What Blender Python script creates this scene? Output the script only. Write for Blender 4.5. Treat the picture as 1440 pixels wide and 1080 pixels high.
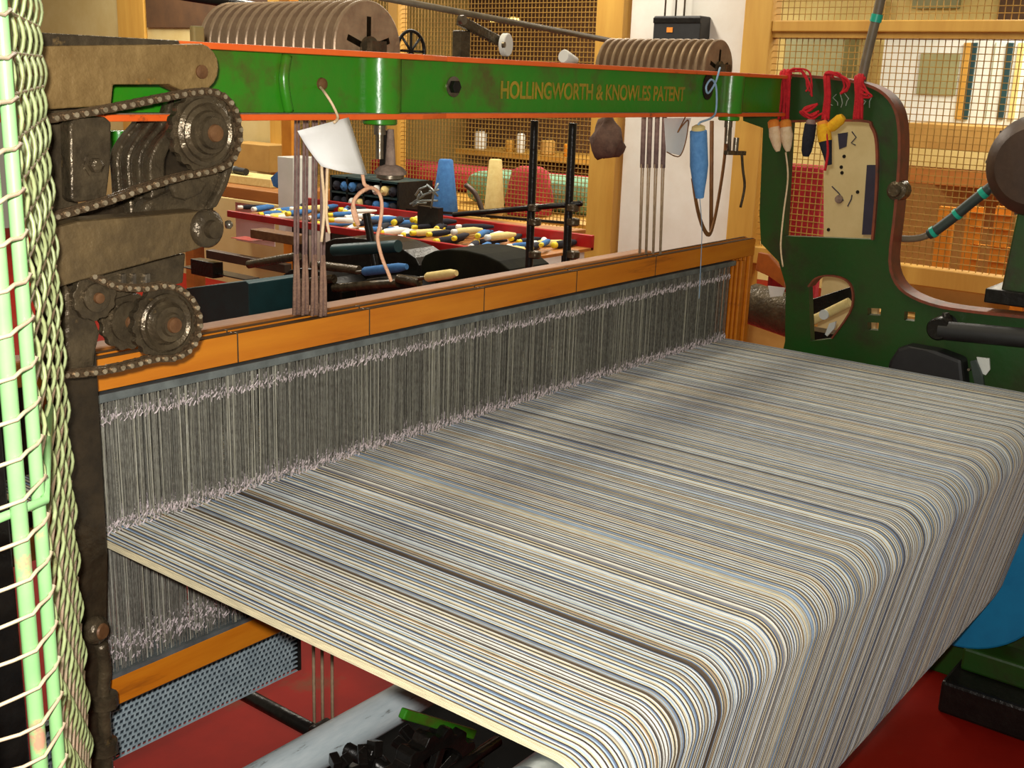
import bpy, bmesh, math, random
from mathutils import Vector, Matrix
from mathutils.geometry import tessellate_polygon
random.seed(7)
PI = math.pi
S = bpy.context.scene
C = S.collection
for o in list(bpy.data.objects):
    bpy.data.objects.remove(o)

# ------------------------------------------------------------------ camera
FPX, YAW, PITCH, ROLL = 1600.0, 0.661200, 0.261424, 0.035495
CAM = Vector((-0.944412, -1.579608, 1.693200))
_d = Vector((math.cos(YAW)*math.cos(PITCH), math.sin(YAW)*math.cos(PITCH), -math.sin(PITCH)))
_r = Vector((math.sin(YAW), -math.cos(YAW), 0))
_u = _r.cross(_d)
RT = _r*math.cos(ROLL) + _u*math.sin(ROLL)
UP = -_r*math.sin(ROLL) + _u*math.cos(ROLL)
cam_d = bpy.data.cameras.new('camera')
cam_d.sensor_width = 36.0
cam_d.lens = FPX/1440*36.0
cam_d.clip_start = 0.02
cam = bpy.data.objects.new('camera', cam_d)
C.objects.link(cam)
cam.matrix_world = Matrix(((RT.x, UP.x, -_d.x, CAM.x), (RT.y, UP.y, -_d.y, CAM.y), (RT.z, UP.z, -_d.z, CAM.z), (0, 0, 0, 1)))
S.camera = cam

def P(px, py, ax, v):
    """world point seen at a photo pixel, at a known distance plane (axis ax = v)"""
    d = _d + RT*((px-720)/FPX) - UP*((py-540)/FPX)
    t = (v-CAM[ax])/d[ax]
    return CAM + d*t

# ------------------------------------------------------------------ world, lights, exposure
w = bpy.data.worlds.new('world'); S.world = w
w.use_nodes = True
w.node_tree.nodes['Background'].inputs[0].default_value = (1.0, 0.86, 0.62, 1)
w.node_tree.nodes['Background'].inputs[1].default_value = 0.24
def area(name, loc, size, power, col, rot=(0, 0, 0), sy=None):
    l = bpy.data.lights.new(name, 'AREA'); l.energy = power; l.color = col
    l.shape = 'RECTANGLE'; l.size = size; l.size_y = sy or size
    o = bpy.data.objects.new(name, l); o.location = loc; o.rotation_euler = rot; C.objects.link(o)
    return o
# the camera's flash, just above the lens
fl = bpy.data.lights.new('camera_flash', 'SPOT')
fl.energy = 150; fl.color = (1.0, 0.97, 0.92); fl.shadow_soft_size = 0.02; fl.spot_size = math.radians(95); fl.spot_blend = 0.7
fo = bpy.data.objects.new('camera_flash', fl)
fo.matrix_world = cam.matrix_world.copy(); fo.location = CAM + UP*0.055 - RT*0.03 - _d*0.01
C.objects.link(fo)
# ceiling fluorescents of the weaving shed and the office behind the mesh
area('ceiling_area_light', (1.2, 0.6, 3.3), 2.4, 26, (1.0, 0.9, 0.68), sy=0.3)
area('ceiling_area_light', (3.9, 2.6, 3.3), 2.6, 88, (1.0, 0.93, 0.8), sy=0.3)
area('ceiling_area_light', (4.2, 0.2, 3.3), 2.2, 36, (1.0, 0.93, 0.8), sy=0.3)
area('office_tube_light', (6.6, 0.2, 2.75), 1.8, 78, (1.0, 0.93, 0.78), sy=0.4)
area('office_tube_light', (6.6, 3.6, 2.75), 1.8, 95, (1.0, 0.93, 0.78), sy=0.4)
area('ceiling_area_light', (4.0, 6.4, 3.3), 2.4, 120, (1.0, 0.94, 0.82), sy=0.3)  # unseen extra lamp, added to brighten the far left wall
S.view_settings.view_transform = 'Standard'
S.view_settings.look = 'None'
S.view_settings.gamma = 1
S.view_settings.use_curve_mapping = False
S.view_settings.exposure = 0.0

# ------------------------------------------------------------------ materials
def lin(c):
    r = []
    for v in c:
        v /= 255.0
        r.append(v/12.92 if v <= 0.04045 else ((v+0.055)/1.055)**2.4)
    return (*r, 1)
MATS = {}
def mat(name, c1, c2=None, scale=8, rough=0.5, metal=0.0, bump=0.0, stretch=(1, 1, 1), ramp=(0.35, 0.65), c3=None, c3pos=0.8, spec=0.5, detail=6, bscale=None):
    m = bpy.data.materials.new(name); m.use_nodes = True
    nt = m.node_tree; N = nt.nodes; L = nt.links
    b = N['Principled BSDF']
    b.inputs['Roughness'].default_value = rough
    b.inputs['Metallic'].default_value = metal
    b.inputs['Specular IOR Level'].default_value = spec
    if c2 is None:
        b.inputs['Base Color'].default_value = lin(c1)
    if c2 is not None or bump:
        tc = N.new('ShaderNodeTexCoord'); mp = N.new('ShaderNodeMapping')
        mp.inputs['Scale'].default_value = stretch
        L.new(tc.outputs['Object'], mp.inputs['Vector'])
        nz = N.new('ShaderNodeTexNoise'); nz.inputs['Scale'].default_value = scale; nz.inputs['Detail'].default_value = detail
        nz.inputs['Roughness'].default_value = 0.65
        L.new(mp.outputs[0], nz.inputs['Vector'])
        if c2 is not None:
            cr = N.new('ShaderNodeValToRGB')
            cr.color_ramp.elements[0].position = ramp[0]; cr.color_ramp.elements[0].color = lin(c1)
            cr.color_ramp.elements[1].position = ramp[1]; cr.color_ramp.elements[1].color = lin(c2)
            if c3:
                e = cr.color_ramp.elements.new(c3pos); e.color = lin(c3)
            L.new(nz.outputs['Fac'], cr.inputs['Fac']); L.new(cr.outputs['Color'], b.inputs['Base Color'])
        if bump:
            n2 = N.new('ShaderNodeTexNoise'); n2.inputs['Scale'].default_value = bscale or scale*3; n2.inputs['Detail'].default_value = 5
            L.new(mp.outputs[0], n2.inputs['Vector'])
            bp = N.new('ShaderNodeBump'); bp.inputs['Strength'].default_value = bump; bp.inputs['Distance'].default_value = 0.004
            L.new(n2.outputs['Fac'], bp.inputs['Height']); L.new(bp.outputs['Normal'], b.inputs['Normal'])
    MATS[name] = m
    return m
mat('floor_red', (122, 15, 4), (142, 22, 6), 2.2, 0.6, spec=0.12, bump=0.15, c3=(96, 74, 46), c3pos=0.74, ramp=(0.3, 0.6), bscale=30)
mat('wall_white', (232, 228, 218), (222, 214, 200), 3, 0.8)
mat('wall_beige', (206, 186, 128), (196, 172, 110), 3, 0.8)
mat('office_cream', (220, 200, 132), (204, 180, 108), 2, 0.8)
mat('yellow_wood', (204, 158, 70), (184, 134, 52), 6, 0.5, stretch=(1, 1, 0.12))
mat('mesh_wire', (176, 138, 62), (150, 112, 46), 5, 0.55, metal=0.2)
mat('brown_panel', (92, 62, 34), (74, 50, 28), 5, 0.7)
mat('green_paint', (34, 136, 22), (58, 132, 26), 7, 0.28, bump=0.25, c3=(84, 88, 34), c3pos=0.68, ramp=(0.3, 0.52), bscale=45)
mat('green_shaded', (22, 74, 16), (38, 66, 18), 6, 0.42, bump=0.15, c3=(48, 40, 22), c3pos=0.72, ramp=(0.3, 0.55), bscale=50)  # darker copy of the green paint, weaker flash light put into its colour
mat('orange_paint', (244, 112, 42), (236, 98, 34), 14, 0.4, c3=(110, 62, 32), c3pos=0.70, ramp=(0.3, 0.62))
mat('orange_worn', (140, 64, 36), (98, 54, 34), 20, 0.5, c3=(70, 56, 40), c3pos=0.7)
mat('iron_oily', (104, 90, 68), (72, 62, 48), 22, 0.27, metal=0.5, bump=0.9, c3=(142, 116, 76), c3pos=0.72, bscale=70)
mat('iron_brown', (150, 122, 76), (124, 98, 58), 18, 0.36, metal=0.2, bump=0.9, c3=(172, 122, 58), c3pos=0.72, bscale=70)
mat('iron_dark', (70, 58, 42), (48, 40, 30), 20, 0.34, metal=0.4, bump=0.8, c3=(92, 74, 48), c3pos=0.74, bscale=60)
mat('iron_black', (38, 34, 30), (26, 24, 22), 18, 0.3, metal=0.4, bump=0.5)
mat('steel_edge', (150, 140, 124), (110, 98, 80), 20, 0.28, metal=0.75, bump=0.3)
mat('pin_steel', (206, 190, 160), (150, 134, 108), 60, 0.25, metal=0.6, bump=0.3)
mat('rust', (128, 90, 56), (100, 66, 40), 30, 0.5, metal=0.3, bump=0.4)
mat('dust', (150, 128, 112), (116, 98, 86), 40, 0.95, bump=0.6)
mat('rail_wood', (222, 138, 30), (204, 116, 20), 7, 0.42, stretch=(0.35, 3, 3), c3=(140, 72, 18), c3pos=0.76, ramp=(0.3, 0.62), bump=0.08)
mat('rail_wood_dark', (176, 92, 30), (150, 76, 26), 7, 0.45, stretch=(0.35, 3, 3), bump=0.08)
mat('rail_top_brown', (84, 58, 30), (64, 44, 24), 18, 0.9, spec=0.1, stretch=(0.4, 2, 2))
mat('heddle_steel', (166, 164, 152), (112, 108, 100), 90, 0.36, metal=0.4)
mat('heddle_lit', (206, 204, 190), (176, 172, 150), 40, 0.4, metal=0.25)  # lighter wire copy: light catching some heddles is put into the colour
mat('heddle_eye', (250, 236, 236), (216, 200, 202), 200, 0.4, metal=0.25)  # loop wire, the flash glint is part of this pale colour
mat('heddle_bar', (150, 158, 158), (116, 122, 122), 20, 0.4, metal=0.6)
mat('guard_paint', (122, 178, 112), (138, 184, 122), 14, 0.28, c3=(186, 140, 112), c3pos=0.68, ramp=(0.3, 0.62))
mat('guard_wire', (190, 176, 146), (206, 172, 146), 24, 0.35, c3=(140, 180, 116), c3pos=0.7)
mat('guard_crimp', (168, 182, 128), (140, 146, 96), 24, 0.4, c3=(96, 84, 56), c3pos=0.7)
mat('paper', (246, 244, 240), (238, 236, 230), 12, 0.85)
mat('yarn_peach', (226, 166, 128), (240, 192, 156), 80, 0.95, bump=0.6)
mat('yarn_cream', (242, 214, 176), (228, 196, 150), 60, 0.95, bump=0.5)
mat('cord_purple', (110, 84, 80), (150, 122, 112), 60, 0.9, bump=0.4, ramp=(0.3, 0.7))
mat('cord_loop', (164, 128, 104), (132, 100, 84), 80, 0.9, bump=0.6)
mat('cord_beige', (176, 150, 118), (146, 122, 96), 60, 0.9, bump=0.4)
mat('yarn_blue', (84, 138, 196), (104, 158, 214), 60, 0.9, bump=0.4)
mat('string_blue', (160, 190, 216), (140, 172, 204), 60, 0.9)
mat('yarn_red', (206, 34, 42), (178, 24, 34), 60, 0.95, bump=0.5)
mat('yarn_navy', (34, 34, 46), (24, 24, 34), 60, 0.9, bump=0.4)
mat('yarn_yellow', (240, 186, 26), (228, 160, 20), 60, 0.9, bump=0.4)
mat('yarn_orange', (236, 150, 60), (226, 132, 40), 60, 0.9, bump=0.4)
mat('cone_cream', (232, 210, 142), (222, 196, 126), 40, 0.9, bump=0.3)
mat('cone_blue', (66, 120, 178), (54, 102, 160), 40, 0.9, bump=0.3)
mat('plastic_white', (232, 230, 222), None, rough=0.5)
mat('tray_black', (16, 14, 12), (10, 9, 8), 6, 0.7, spec=0.05, c3=(48, 18, 10), c3pos=0.72)
mat('plastic_black', (26, 26, 26), (34, 34, 34), 20, 0.55)
mat('plastic_yellow', (232, 206, 40), None, rough=0.5)
mat('plastic_green', (46, 170, 60), None, rough=0.5)
mat('tape_teal', (24, 168, 140), None, rough=0.4)
mat('conduit', (120, 106, 84), (98, 86, 68), 20, 0.5)
mat('cable_dark', (54, 66, 60), (44, 54, 50), 20, 0.5)
mat('leather', (146, 98, 52), (112, 72, 38), 20, 0.6, bump=0.3)
mat('beam_blue', (20, 130, 178), (16, 116, 164), 8, 0.45)
mat('pipe_pale', (226, 236, 238), (202, 216, 220), 26, 0.5, c3=(88, 76, 60), c3pos=0.7, ramp=(0.3, 0.62), stretch=(0.4, 2, 2), bump=0.2)
mat('net_wire', (176, 192, 198), (150, 166, 174), 30, 0.5)
mat('net_back', (52, 62, 70), (42, 52, 60), 20, 0.8)
mat('letter_gold', (186, 146, 44), (128, 122, 34), 30, 0.45)
mat('chalk', (196, 196, 184), (150, 160, 140), 60, 0.9)
mat('board_cream', (222, 202, 146), (206, 184, 126), 5, 0.7)
mat('cloth_red', (176, 44, 54), (150, 34, 46), 20, 0.95, bump=0.3)
mat('cloth_teal', (92, 136, 108), (122, 160, 130), 16, 0.95, bump=0.4)
mat('rag', (116, 88, 74), (84, 62, 54), 30, 0.95, bump=0.5)
mat('shelf_wood', (176, 112, 44), (148, 90, 34), 6, 0.5, stretch=(2, 0.3, 2))
mat('red_metal', (176, 26, 24), (150, 20, 20), 8, 0.4)
mat('teal_metal', (22, 62, 66), (18, 50, 54), 8, 0.45)
mat('motor_brown', (82, 62, 48), (66, 50, 40), 10, 0.45, metal=0.3, bump=0.3)
mat('glass_grey', (150, 150, 110), (136, 136, 98), 3, 0.3)
mat('cabinet_white', (228, 230, 224), (214, 218, 208), 4, 0.3)
mat('orange_slats', (226, 150, 40), (206, 128, 30), 6, 0.5)
mat('tan_board', (186, 146, 74), (170, 128, 60), 4, 0.7)
mat('cap_olive', (138, 124, 72), (116, 104, 60), 12, 0.7)
mat('navy_strip', (52, 48, 66), (40, 38, 54), 10, 0.6)
# warp threads: colour per thread comes from the mesh, plus a fine fleck along the yarn
wm = bpy.data.materials.new('warp_yarn'); wm.use_nodes = True
_n = wm.node_tree.nodes; _l = wm.node_tree.links
_b = _n['Principled BSDF']; _b.inputs['Roughness'].default_value = 0.75; _b.inputs['Specular IOR Level'].default_value = 0.25
_a = _n.new('ShaderNodeAttribute'); _a.attribute_name = 'yarn'
_tc = _n.new('ShaderNodeTexCoord'); _mp = _n.new('ShaderNodeMapping'); _mp.inputs['Scale'].default_value = (260, 34, 34)
_nz = _n.new('ShaderNodeTexNoise'); _nz.inputs['Scale'].default_value = 1.0; _nz.inputs['Detail'].default_value = 4
_mx = _n.new('ShaderNodeMixRGB'); _mx.blend_type = 'MULTIPLY'; _mx.inputs[0].default_value = 0.4
_cr = _n.new('ShaderNodeValToRGB'); _cr.color_ramp.elements[0].position = 0.3; _cr.color_ramp.elements[0].color = (.42, .42, .42, 1); _cr.color_ramp.elements[1].position = 0.62
_l.new(_tc.outputs['Object'], _mp.inputs[0]); _l.new(_mp.outputs[0], _nz.inputs['Vector']); _l.new(_nz.outputs['Fac'], _cr.inputs[0])
_l.new(_a.outputs['Color'], _mx.inputs[1]); _l.new(_cr.outputs[0], _mx.inputs[2]); _l.new(_mx.outputs[0], _b.inputs['Base Color'])
MATS['warp_yarn'] = wm

# ------------------------------------------------------------------ mesh helpers
def frame_of(d, hint=None):
    d = d.normalized()
    h = hint or (Vector((0, 0, 1)) if abs(d.z) < 0.9 else Vector((1, 0, 0)))
    a = d.cross(h).normalized(); b = a.cross(d).normalized()
    return d, a, b
class MB:
    def __init__(s): s.v = []; s.f = []
    def add(s, vs, fs):
        n = len(s.v); s.v += [Vector(v) for v in vs]; s.f += [tuple(i+n for i in f) for f in fs]; return s
    def box(s, lo, hi):
        x0, y0, z0 = lo; x1, y1, z1 = hi
        return s.add([(x0, y0, z0), (x1, y0, z0), (x1, y1, z0), (x0, y1, z0), (x0, y0, z1), (x1, y0, z1), (x1, y1, z1), (x0, y1, z1)],
                     [(3, 2, 1, 0), (4, 5, 6, 7), (0, 1, 5, 4), (1, 2, 6, 5), (2, 3, 7, 6), (3, 0, 4, 7)])
    def obox(s, p0, p1, wa, wb, hint=None):
        """bar from p0 to p1, full widths wa, wb"""
        p0 = Vector(p0); p1 = Vector(p1); d, a, b = frame_of(p1-p0, hint)
        vs = []
        for p in (p0, p1):
            for i, j in ((-1, -1), (1, -1), (1, 1), (-1, 1)): vs.append(p+a*(i*wa/2)+b*(j*wb/2))
        return s.add(vs, [(3, 2, 1, 0), (4, 5, 6, 7), (0, 1, 5, 4), (1, 2, 6, 5), (2, 3, 7, 6), (3, 0, 4, 7)])
    def tube(s, pts, r, seg=8, closed=False):
        pts = [Vector(p) for p in pts]; n = len(pts); rs = r if isinstance(r, (list, tuple)) else [r]*n
        up = None; rings = []
        for i, p in enumerate(pts):
            if closed: t = pts[(i+1) % n]-pts[i-1]
            else: t = pts[min(i+1, n-1)]-pts[max(i-1, 0)]
            if t.length < 1e-9: t = Vector((0, 0, 1))
            t.normalize()
            if up is None:
                up = Vector((0, 0, 1)) if abs(t.z) < 0.9 else Vector((1, 0, 0))
            a = t.cross(up)
            if a.length < 1e-6: a = t.orthogonal()
            a.normalize(); up = a.cross(t).normalized()
            rings.append([p+(a*math.cos(2*PI*k/seg)+up*math.sin(2*PI*k/seg))*rs[i] for k in range(seg)])
        vs = [v for rg in rings for v in rg]; fs = []
        m = n if closed else n-1
        for i in range(m):
            for k in range(seg):
                a0 = i*seg+k; a1 = i*seg+(k+1) % seg; j = (i+1) % n
                fs.append((a0, a1, j*seg+(k+1) % seg, j*seg+k))
        if not closed:
            fs.append(tuple(range(seg-1, -1, -1))); fs.append(tuple((n-1)*seg+k for k in range(seg)))
        return s.add(vs, fs)
    def lathe(s, org, axis, prof, seg=28):
        """prof: (distance along axis, radius)"""
        org = Vector(org); d, a, b = frame_of(Vector(axis)); vs = []; fs = []
        for h, r in prof:
            for k in range(seg):
                t = 2*PI*k/seg; vs.append(org+d*h+(a*math.cos(t)+b*math.sin(t))*max(r, 1e-5))
        for i in range(len(prof)-1):
            for k in range(seg):
                k2 = (k+1) % seg; fs.append((i*seg+k, i*seg+k2, (i+1)*seg+k2, (i+1)*seg+k))
        fs.append(tuple(range(seg-1, -1, -1))); fs.append(tuple((len(prof)-1)*seg+k for k in range(seg)))
        return s.add(vs, fs)
    def prism(s, loops, off):
        """outer loop + holes (3D points in one plane), extruded by vector off"""
        if isinstance(loops[0], Vector) or isinstance(loops[0][0], (int, float)): loops = [loops]
        loops = [[Vector(p) for p in l] for l in loops]; off = Vector(off)
        flat = [p for l in loops for p in l]; n = len(flat)
        tris = tessellate_polygon(loops)
        fs = [tuple(t) for t in tris]+[tuple(i+n for i in reversed(t)) for t in tris]
        k = 0
        for l in loops:
            m = len(l)
            for i in range(m):
                j = (i+1) % m; fs.append((k+i, k+j, k+j+n, k+i+n))
            k += m
        return s.add(flat+[p+off for p in flat], fs)
    def build(s, name, m, parent=None, bevel=0.0, smooth=False, sub=0, auto=None):
        org = parent_loc(parent)
        me = bpy.data.meshes.new(name)
        me.from_pydata([tuple(v-org) for v in s.v], [], s.f)
        me.validate()
        bm = bmesh.new(); bm.from_mesh(me); bmesh.ops.recalc_face_normals(bm, faces=bm.faces); bm.to_mesh(me); bm.free()
        me.materials.append(MATS[m])
        o = bpy.data.objects.new(name, me); C.objects.link(o)
        if parent: o.parent = parent
        if smooth:
            for p in me.polygons: p.use_smooth = True
            if auto:
                me.set_sharp_from_angle(angle=math.radians(auto))
        if bevel:
            md = o.modifiers.new('bevel', 'BEVEL'); md.width = bevel; md.segments = 2; md.limit_method = 'ANGLE'; md.angle_limit = math.radians(40)
        if sub:
            md = o.modifiers.new('sub', 'SUBSURF'); md.levels = sub; md.render_levels = sub
        return o
def parent_loc(p):
    v = Vector((0, 0, 0))
    while p is not None:
        v += p.location; p = p.parent
    return v
def tag(o, label, cat, group=None, kind=None):
    o['label'] = label
    if cat: o['category'] = cat
    if group: o['group'] = group
    if kind: o['kind'] = kind
    return o
def thing(name, loc, label, cat, group=None):
    o = bpy.data.objects.new(name, None); C.objects.link(o); o.location = loc; o.empty_display_size = 0.05
    return tag(o, label, cat, group)
def struct(o):
    o['kind'] = 'structure'; return o
def rebase(o):
    """move a single-mesh thing's origin to its own base"""
    me = o.data; xs = [v.co.x for v in me.vertices]; ys = [v.co.y for v in me.vertices]; zs = [v.co.z for v in me.vertices]
    c = Vector(((min(xs)+max(xs))/2, (min(ys)+max(ys))/2, min(zs)))
    me.transform(Matrix.Translation(-c)); o.location = o.location+c
    return o
def linkcopy(src, name, parent, loc, rot=None):
    o = bpy.data.objects.new(name, src.data); C.objects.link(o); o.parent = parent; o.location = loc
    if rot is not None: o.rotation_euler = rot
    return o
def smoothpath(pts, n=6):
    """Catmull-Rom through points"""
    pts = [Vector(p) for p in pts]; out = []
    for i in range(len(pts)-1):
        p0 = pts[max(i-1, 0)]; p1 = pts[i]; p2 = pts[i+1]; p3 = pts[min(i+2, len(pts)-1)]
        for k in range(n):
            t = k/n
            out.append(0.5*((2*p1)+(p2-p0)*t+(2*p0-5*p1+4*p2-p3)*t*t+(3*p1-p0-3*p2+p3)*t*t*t))
    out.append(pts[-1]); return out
def poly(pxs, ax, v): return [P(a, b, ax, v) for a, b in pxs]

# ================================================================== SETTING
struct(MB().box((-3.5, -3.2, -0.1), (9.2, 10, 0)).build('floor', 'floor_red'))
XW = 5.2
wb = struct(MB().box((XW, 1.60, 0), (XW+0.35, 2.38, 3.4)).build('wall_back', 'wall_white'))
struct(MB().box((XW, 5.70, 0), (XW+0.2, 9.9, 3.4)).build('wall_left', 'wall_beige'))
struct(MB().box((8.6, -3.1, 0), (8.75, 9.9, 3.4)).build('wall_office', 'office_cream'))
struct(MB().box((XW, 2.62, 0), (XW+0.1, 5.55, 0.66)).build('wall_dado', 'wall_white'))
struct(MB().box((XW, -3.0, 0), (XW+0.1, 1.45, 0.52)).build('wall_base', 'tan_board'))
# timber posts and rails of the mesh partition
def trim(i, lo, hi, m='yellow_wood'):
    return struct(MB().box(lo, hi).build('trim_%d' % i, m, bevel=0.006))
trim(1, (XW-0.06, 2.40, 0), (XW+0.06, 2.60, 3.4))
trim(2, (XW-0.05, 2.60, 0.66), (XW+0.05, 5.56, 0.76))
trim(3, (XW-0.06, 5.55, 0), (XW+0.06, 5.69, 3.4))
trim(4, (XW-0.06, 1.42, 0), (XW+0.06, 1.59, 3.4))
trim(5, (XW-0.05, -3.0, 0.70), (XW+0.05, 1.42, 0.80))
trim(6, (XW-0.05, -3.0, 2.0), (XW+0.05, 1.42, 2.06))
trim(7, (XW-0.05, 4.30, 0.76), (XW+0.05, 4.40, 3.4))
trim(8, (XW-0.03, 7.36, 0), (XW, 7.76, 3.4))
struct(MB().box((XW-0.02, 5.72, 2.02), (XW-0.002, 7.34, 3.3)).build('trim_9', 'brown_panel'))
def mesh_panel(n, y0, y1, z0, z1, step):
    f = struct(MB().box((XW-0.03, y0, z1-0.03), (XW+0.03, y1, z1)).build('window_%d' % n, 'yellow_wood'))
    b = MB(); r = 0.0021
    k = int((y1-y0)/step)
    for i in range(1, k):
        y = y0+(y1-y0)*i/k; b.box((XW-r, y-r, z0), (XW+r, y+r, z1-0.02))
    k = int((z1-z0)/step)
    for i in range(1, k):
        z = z0+(z1-z0)*i/k; b.box((XW-0.005-r, y0, z-r), (XW-0.005+r, y1, z+r))
    m = b.build('wire_mesh', 'mesh_wire', f); m['kind'] = 'stuff'
mesh_panel(1, -2.6, 1.42, 0.80, 2.0, 0.034)
mesh_panel(2, -2.6, 1.42, 2.06, 3.2, 0.034)
mesh_panel(3, 2.60, 4.30, 0.76, 3.2, 0.030)
mesh_panel(4, 4.40, 5.55, 0.76, 3.2, 0.030)

# ================================================================== LOOM FRAME
ZT, ZB = 1.731, 1.616        # top and underside of the arch beam
loom = thing('loom_frame', (1.1, 0, 0), 'green cast iron loom frame with orange edged overhead arch beam', 'loom')
YW = -0.05                    # web face
MB().box((-0.16, YW, ZB+0.006), (2.27, YW+0.022, ZT-0.006)).build('beam_web', 'green_paint', loom)
plan = [(-0.16, -0.094), (0.665, -0.094), (0.70, -0.086), (0.76, -0.068), (2.29, -0.068), (2.29, 0.0), (-0.16, 0.0)]
for nm, z0, z1 in (('top_flange', ZT-0.009, ZT+0.001), ('bottom_flange', ZB-0.001, ZB+0.009)):
    f = MB().prism([(x, y, z0) for x, y in plan], (0, 0, z1-z0)).build(nm, 'orange_paint', loom, bevel=0.0015)
# grey dust lying on the lower flange
MB().prism([(-0.1, -0.088, ZB+0.009), (0.66, -0.088, ZB+0.009), (0.75, -0.064, ZB+0.009), (2.27, -0.064, ZB+0.009), (2.27, -0.052, ZB+0.009), (-0.1, -0.052, ZB+0.009)], (0, 0, 0.0012)).build('flange_dust', 'dust', loom)
# bosses that carry the adjusters
for xb, r in ((0.592, 0.040), (1.945, 0.036)):
    b = MB().lathe((xb, YW-0.002, ZB+0.008), (0, 0, 1), [(0, r), (ZT-ZB-0.016, r)], 32).build('boss', 'green_paint', loom, smooth=True, auto=40)
    d = MB().lathe((xb, YW-0.004, ZB-0.012), (0, 0, 1), [(0, r*0.72), (0.002, r*0.8), (0.011, r*0.8)], 24).build('adjuster_pad', 'green_paint', loom, smooth=True, auto=40)
    s = MB().lathe((xb, YW-0.004, ZB-0.012), (0, 0, -1), [(0, 0.011), (0.018, 0.011), (0.018, 0.007), (0.062, 0.007)], 14).build('spindle', 'steel_edge', loom, smooth=True, auto=40)
# curved rib near the chain head
MB().tube(smoothpath([(0.372, YW-0.004, ZT-0.012), (0.363, YW-0.006, 1.685), (0.366, YW-0.006, 1.655), (0.374, YW-0.004, ZB+0.012)], 5), 0.009, 10).build('web_rib', 'green_paint', loom, smooth=True)
# bolt on the web, and the slot further along
c = P(637, 122, 1, YW)
MB().lathe(c, (0, -1, 0), [(0, 0.020), (0.003, 0.020), (0.004, 0.017)], 20).build('washer', 'steel_edge', loom, smooth=True, auto=30)
MB().lathe(c+Vector((-0.004, -0.004, 0)), (0, -1, 0), [(0, 0.013), (0.010, 0.013), (0.012, 0.011)], 6).build('hex_bolt', 'iron_black', loom)
c = P(412, 118, 1, YW)
c2 = P(452, 118, 1, YW)
MB().lathe(c2, (0, -1, 0), [(0, 0.011), (0.005, 0.010), (0.007, 0.006)], 16).build('rivet', 'rust', loom, smooth=True, auto=40)
c = P(995, 122, 1, YW)
MB().prism([c+Vector((0.028*math.cos(t), 0.0, 0.034*math.sin(t))) for t in [2*PI*k/20 for k in range(20)]], (0, -0.003, 0)).build('slot_shade', 'iron_black', loom)  # dark disc in place of the shade inside the open slot
# painted lettering
tx = bpy.data.curves.new('lettering', 'FONT')
tx.body = 'HOLLINGWORTH & KNOWLES PATENT'
fm = tx.body_format
for i, ch in enumerate(tx.body):
    if i not in (0, 13, 15, 23): fm[i].use_small_caps = False
tx.size = 0.05; tx.offset = 0.0011; tx.extrude = 0.0004
to = bpy.data.objects.new('lettering_curve', tx); C.objects.link(to)
dg = bpy.context.evaluated_depsgraph_get()
tm = bpy.data.meshes.new_from_object(to.evaluated_get(dg))
bpy.data.objects.remove(to)
xs = [v.co.x for v in tm.vertices]; wtx = max(xs)-min(xs)
a = P(704, 137, 1, YW-0.001); e = P(962, 143, 1, YW-0.001)
sx = (e.x-a.x)/wtx
for v in tm.vertices:
    x, y, z = v.co
    v.co = (a.x+(x-min(xs))*sx, YW-0.0012-z, 1.655+y*0.98)
lt = bpy.data.objects.new('lettering', tm); C.objects.link(lt)
tm.materials.clear(); tm.materials.append(MATS['letter_gold'])
lt.parent = loom
for v in tm.vertices: v.co -= loom.location
lt['label'] = 'faded gold lettering painted on the green beam'

# right hand side frame (lies in the Y-Z plane)
XR = 2.30
outer = [(1040, 104), (1100, 107), (1170, 112), (1212, 119), (1240, 130), (1257, 148), (1265, 175), (1266, 225), (1260, 300), (1253, 365), (1262, 398), (1285, 418), (1325, 432), (1380, 440), (1445, 447), (1560, 462)]
_yr = P(1560, 462, 0, XR).y
legs = [(XR, _yr, 0.0), (XR, _yr+0.12, 0.0), (XR, _yr+0.15, 0.62), (XR, -0.62, 0.76), (XR, -0.34, 0.76), (XR, -0.26, 0.60), (XR, -0.24, 0.0), (XR, -0.09, 0.0), (XR, -0.09, 0.70)]
lower = [(1104, 480), (1105, 402), (1095, 368), (1070, 342), (1068, 300), (1073, 180), (1045, 170)]
h1 = [(1112, 169), (1213, 168), (1229, 178), (1236, 203), (1236, 262), (1230, 337), (1103, 332)]
h2 = [(1137, 402), (1148, 390), (1165, 386), (1184, 389), (1197, 398), (1202, 416), (1197, 440), (1172, 476), (1140, 480)]
hs = [[(1220, 433), (1239, 434), (1238, 444), (1220, 443)], [(1220, 453), (1236, 454), (1235, 465), (1220, 464)], [(1272, 438), (1287, 439), (1286, 452), (1271, 450)], [(1327, 455), (1350, 457), (1350, 469), (1330, 466)]]
loops = [poly(outer, 0, XR)+[Vector(q) for q in legs]+poly(lower, 0, XR), poly(h1, 0, XR), poly(h2, 0, XR)]+[poly(h, 0, XR) for h in hs]
MB().prism(loops, (0.03, 0, 0)).build('side_frame', 'green_shaded', loom)
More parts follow.
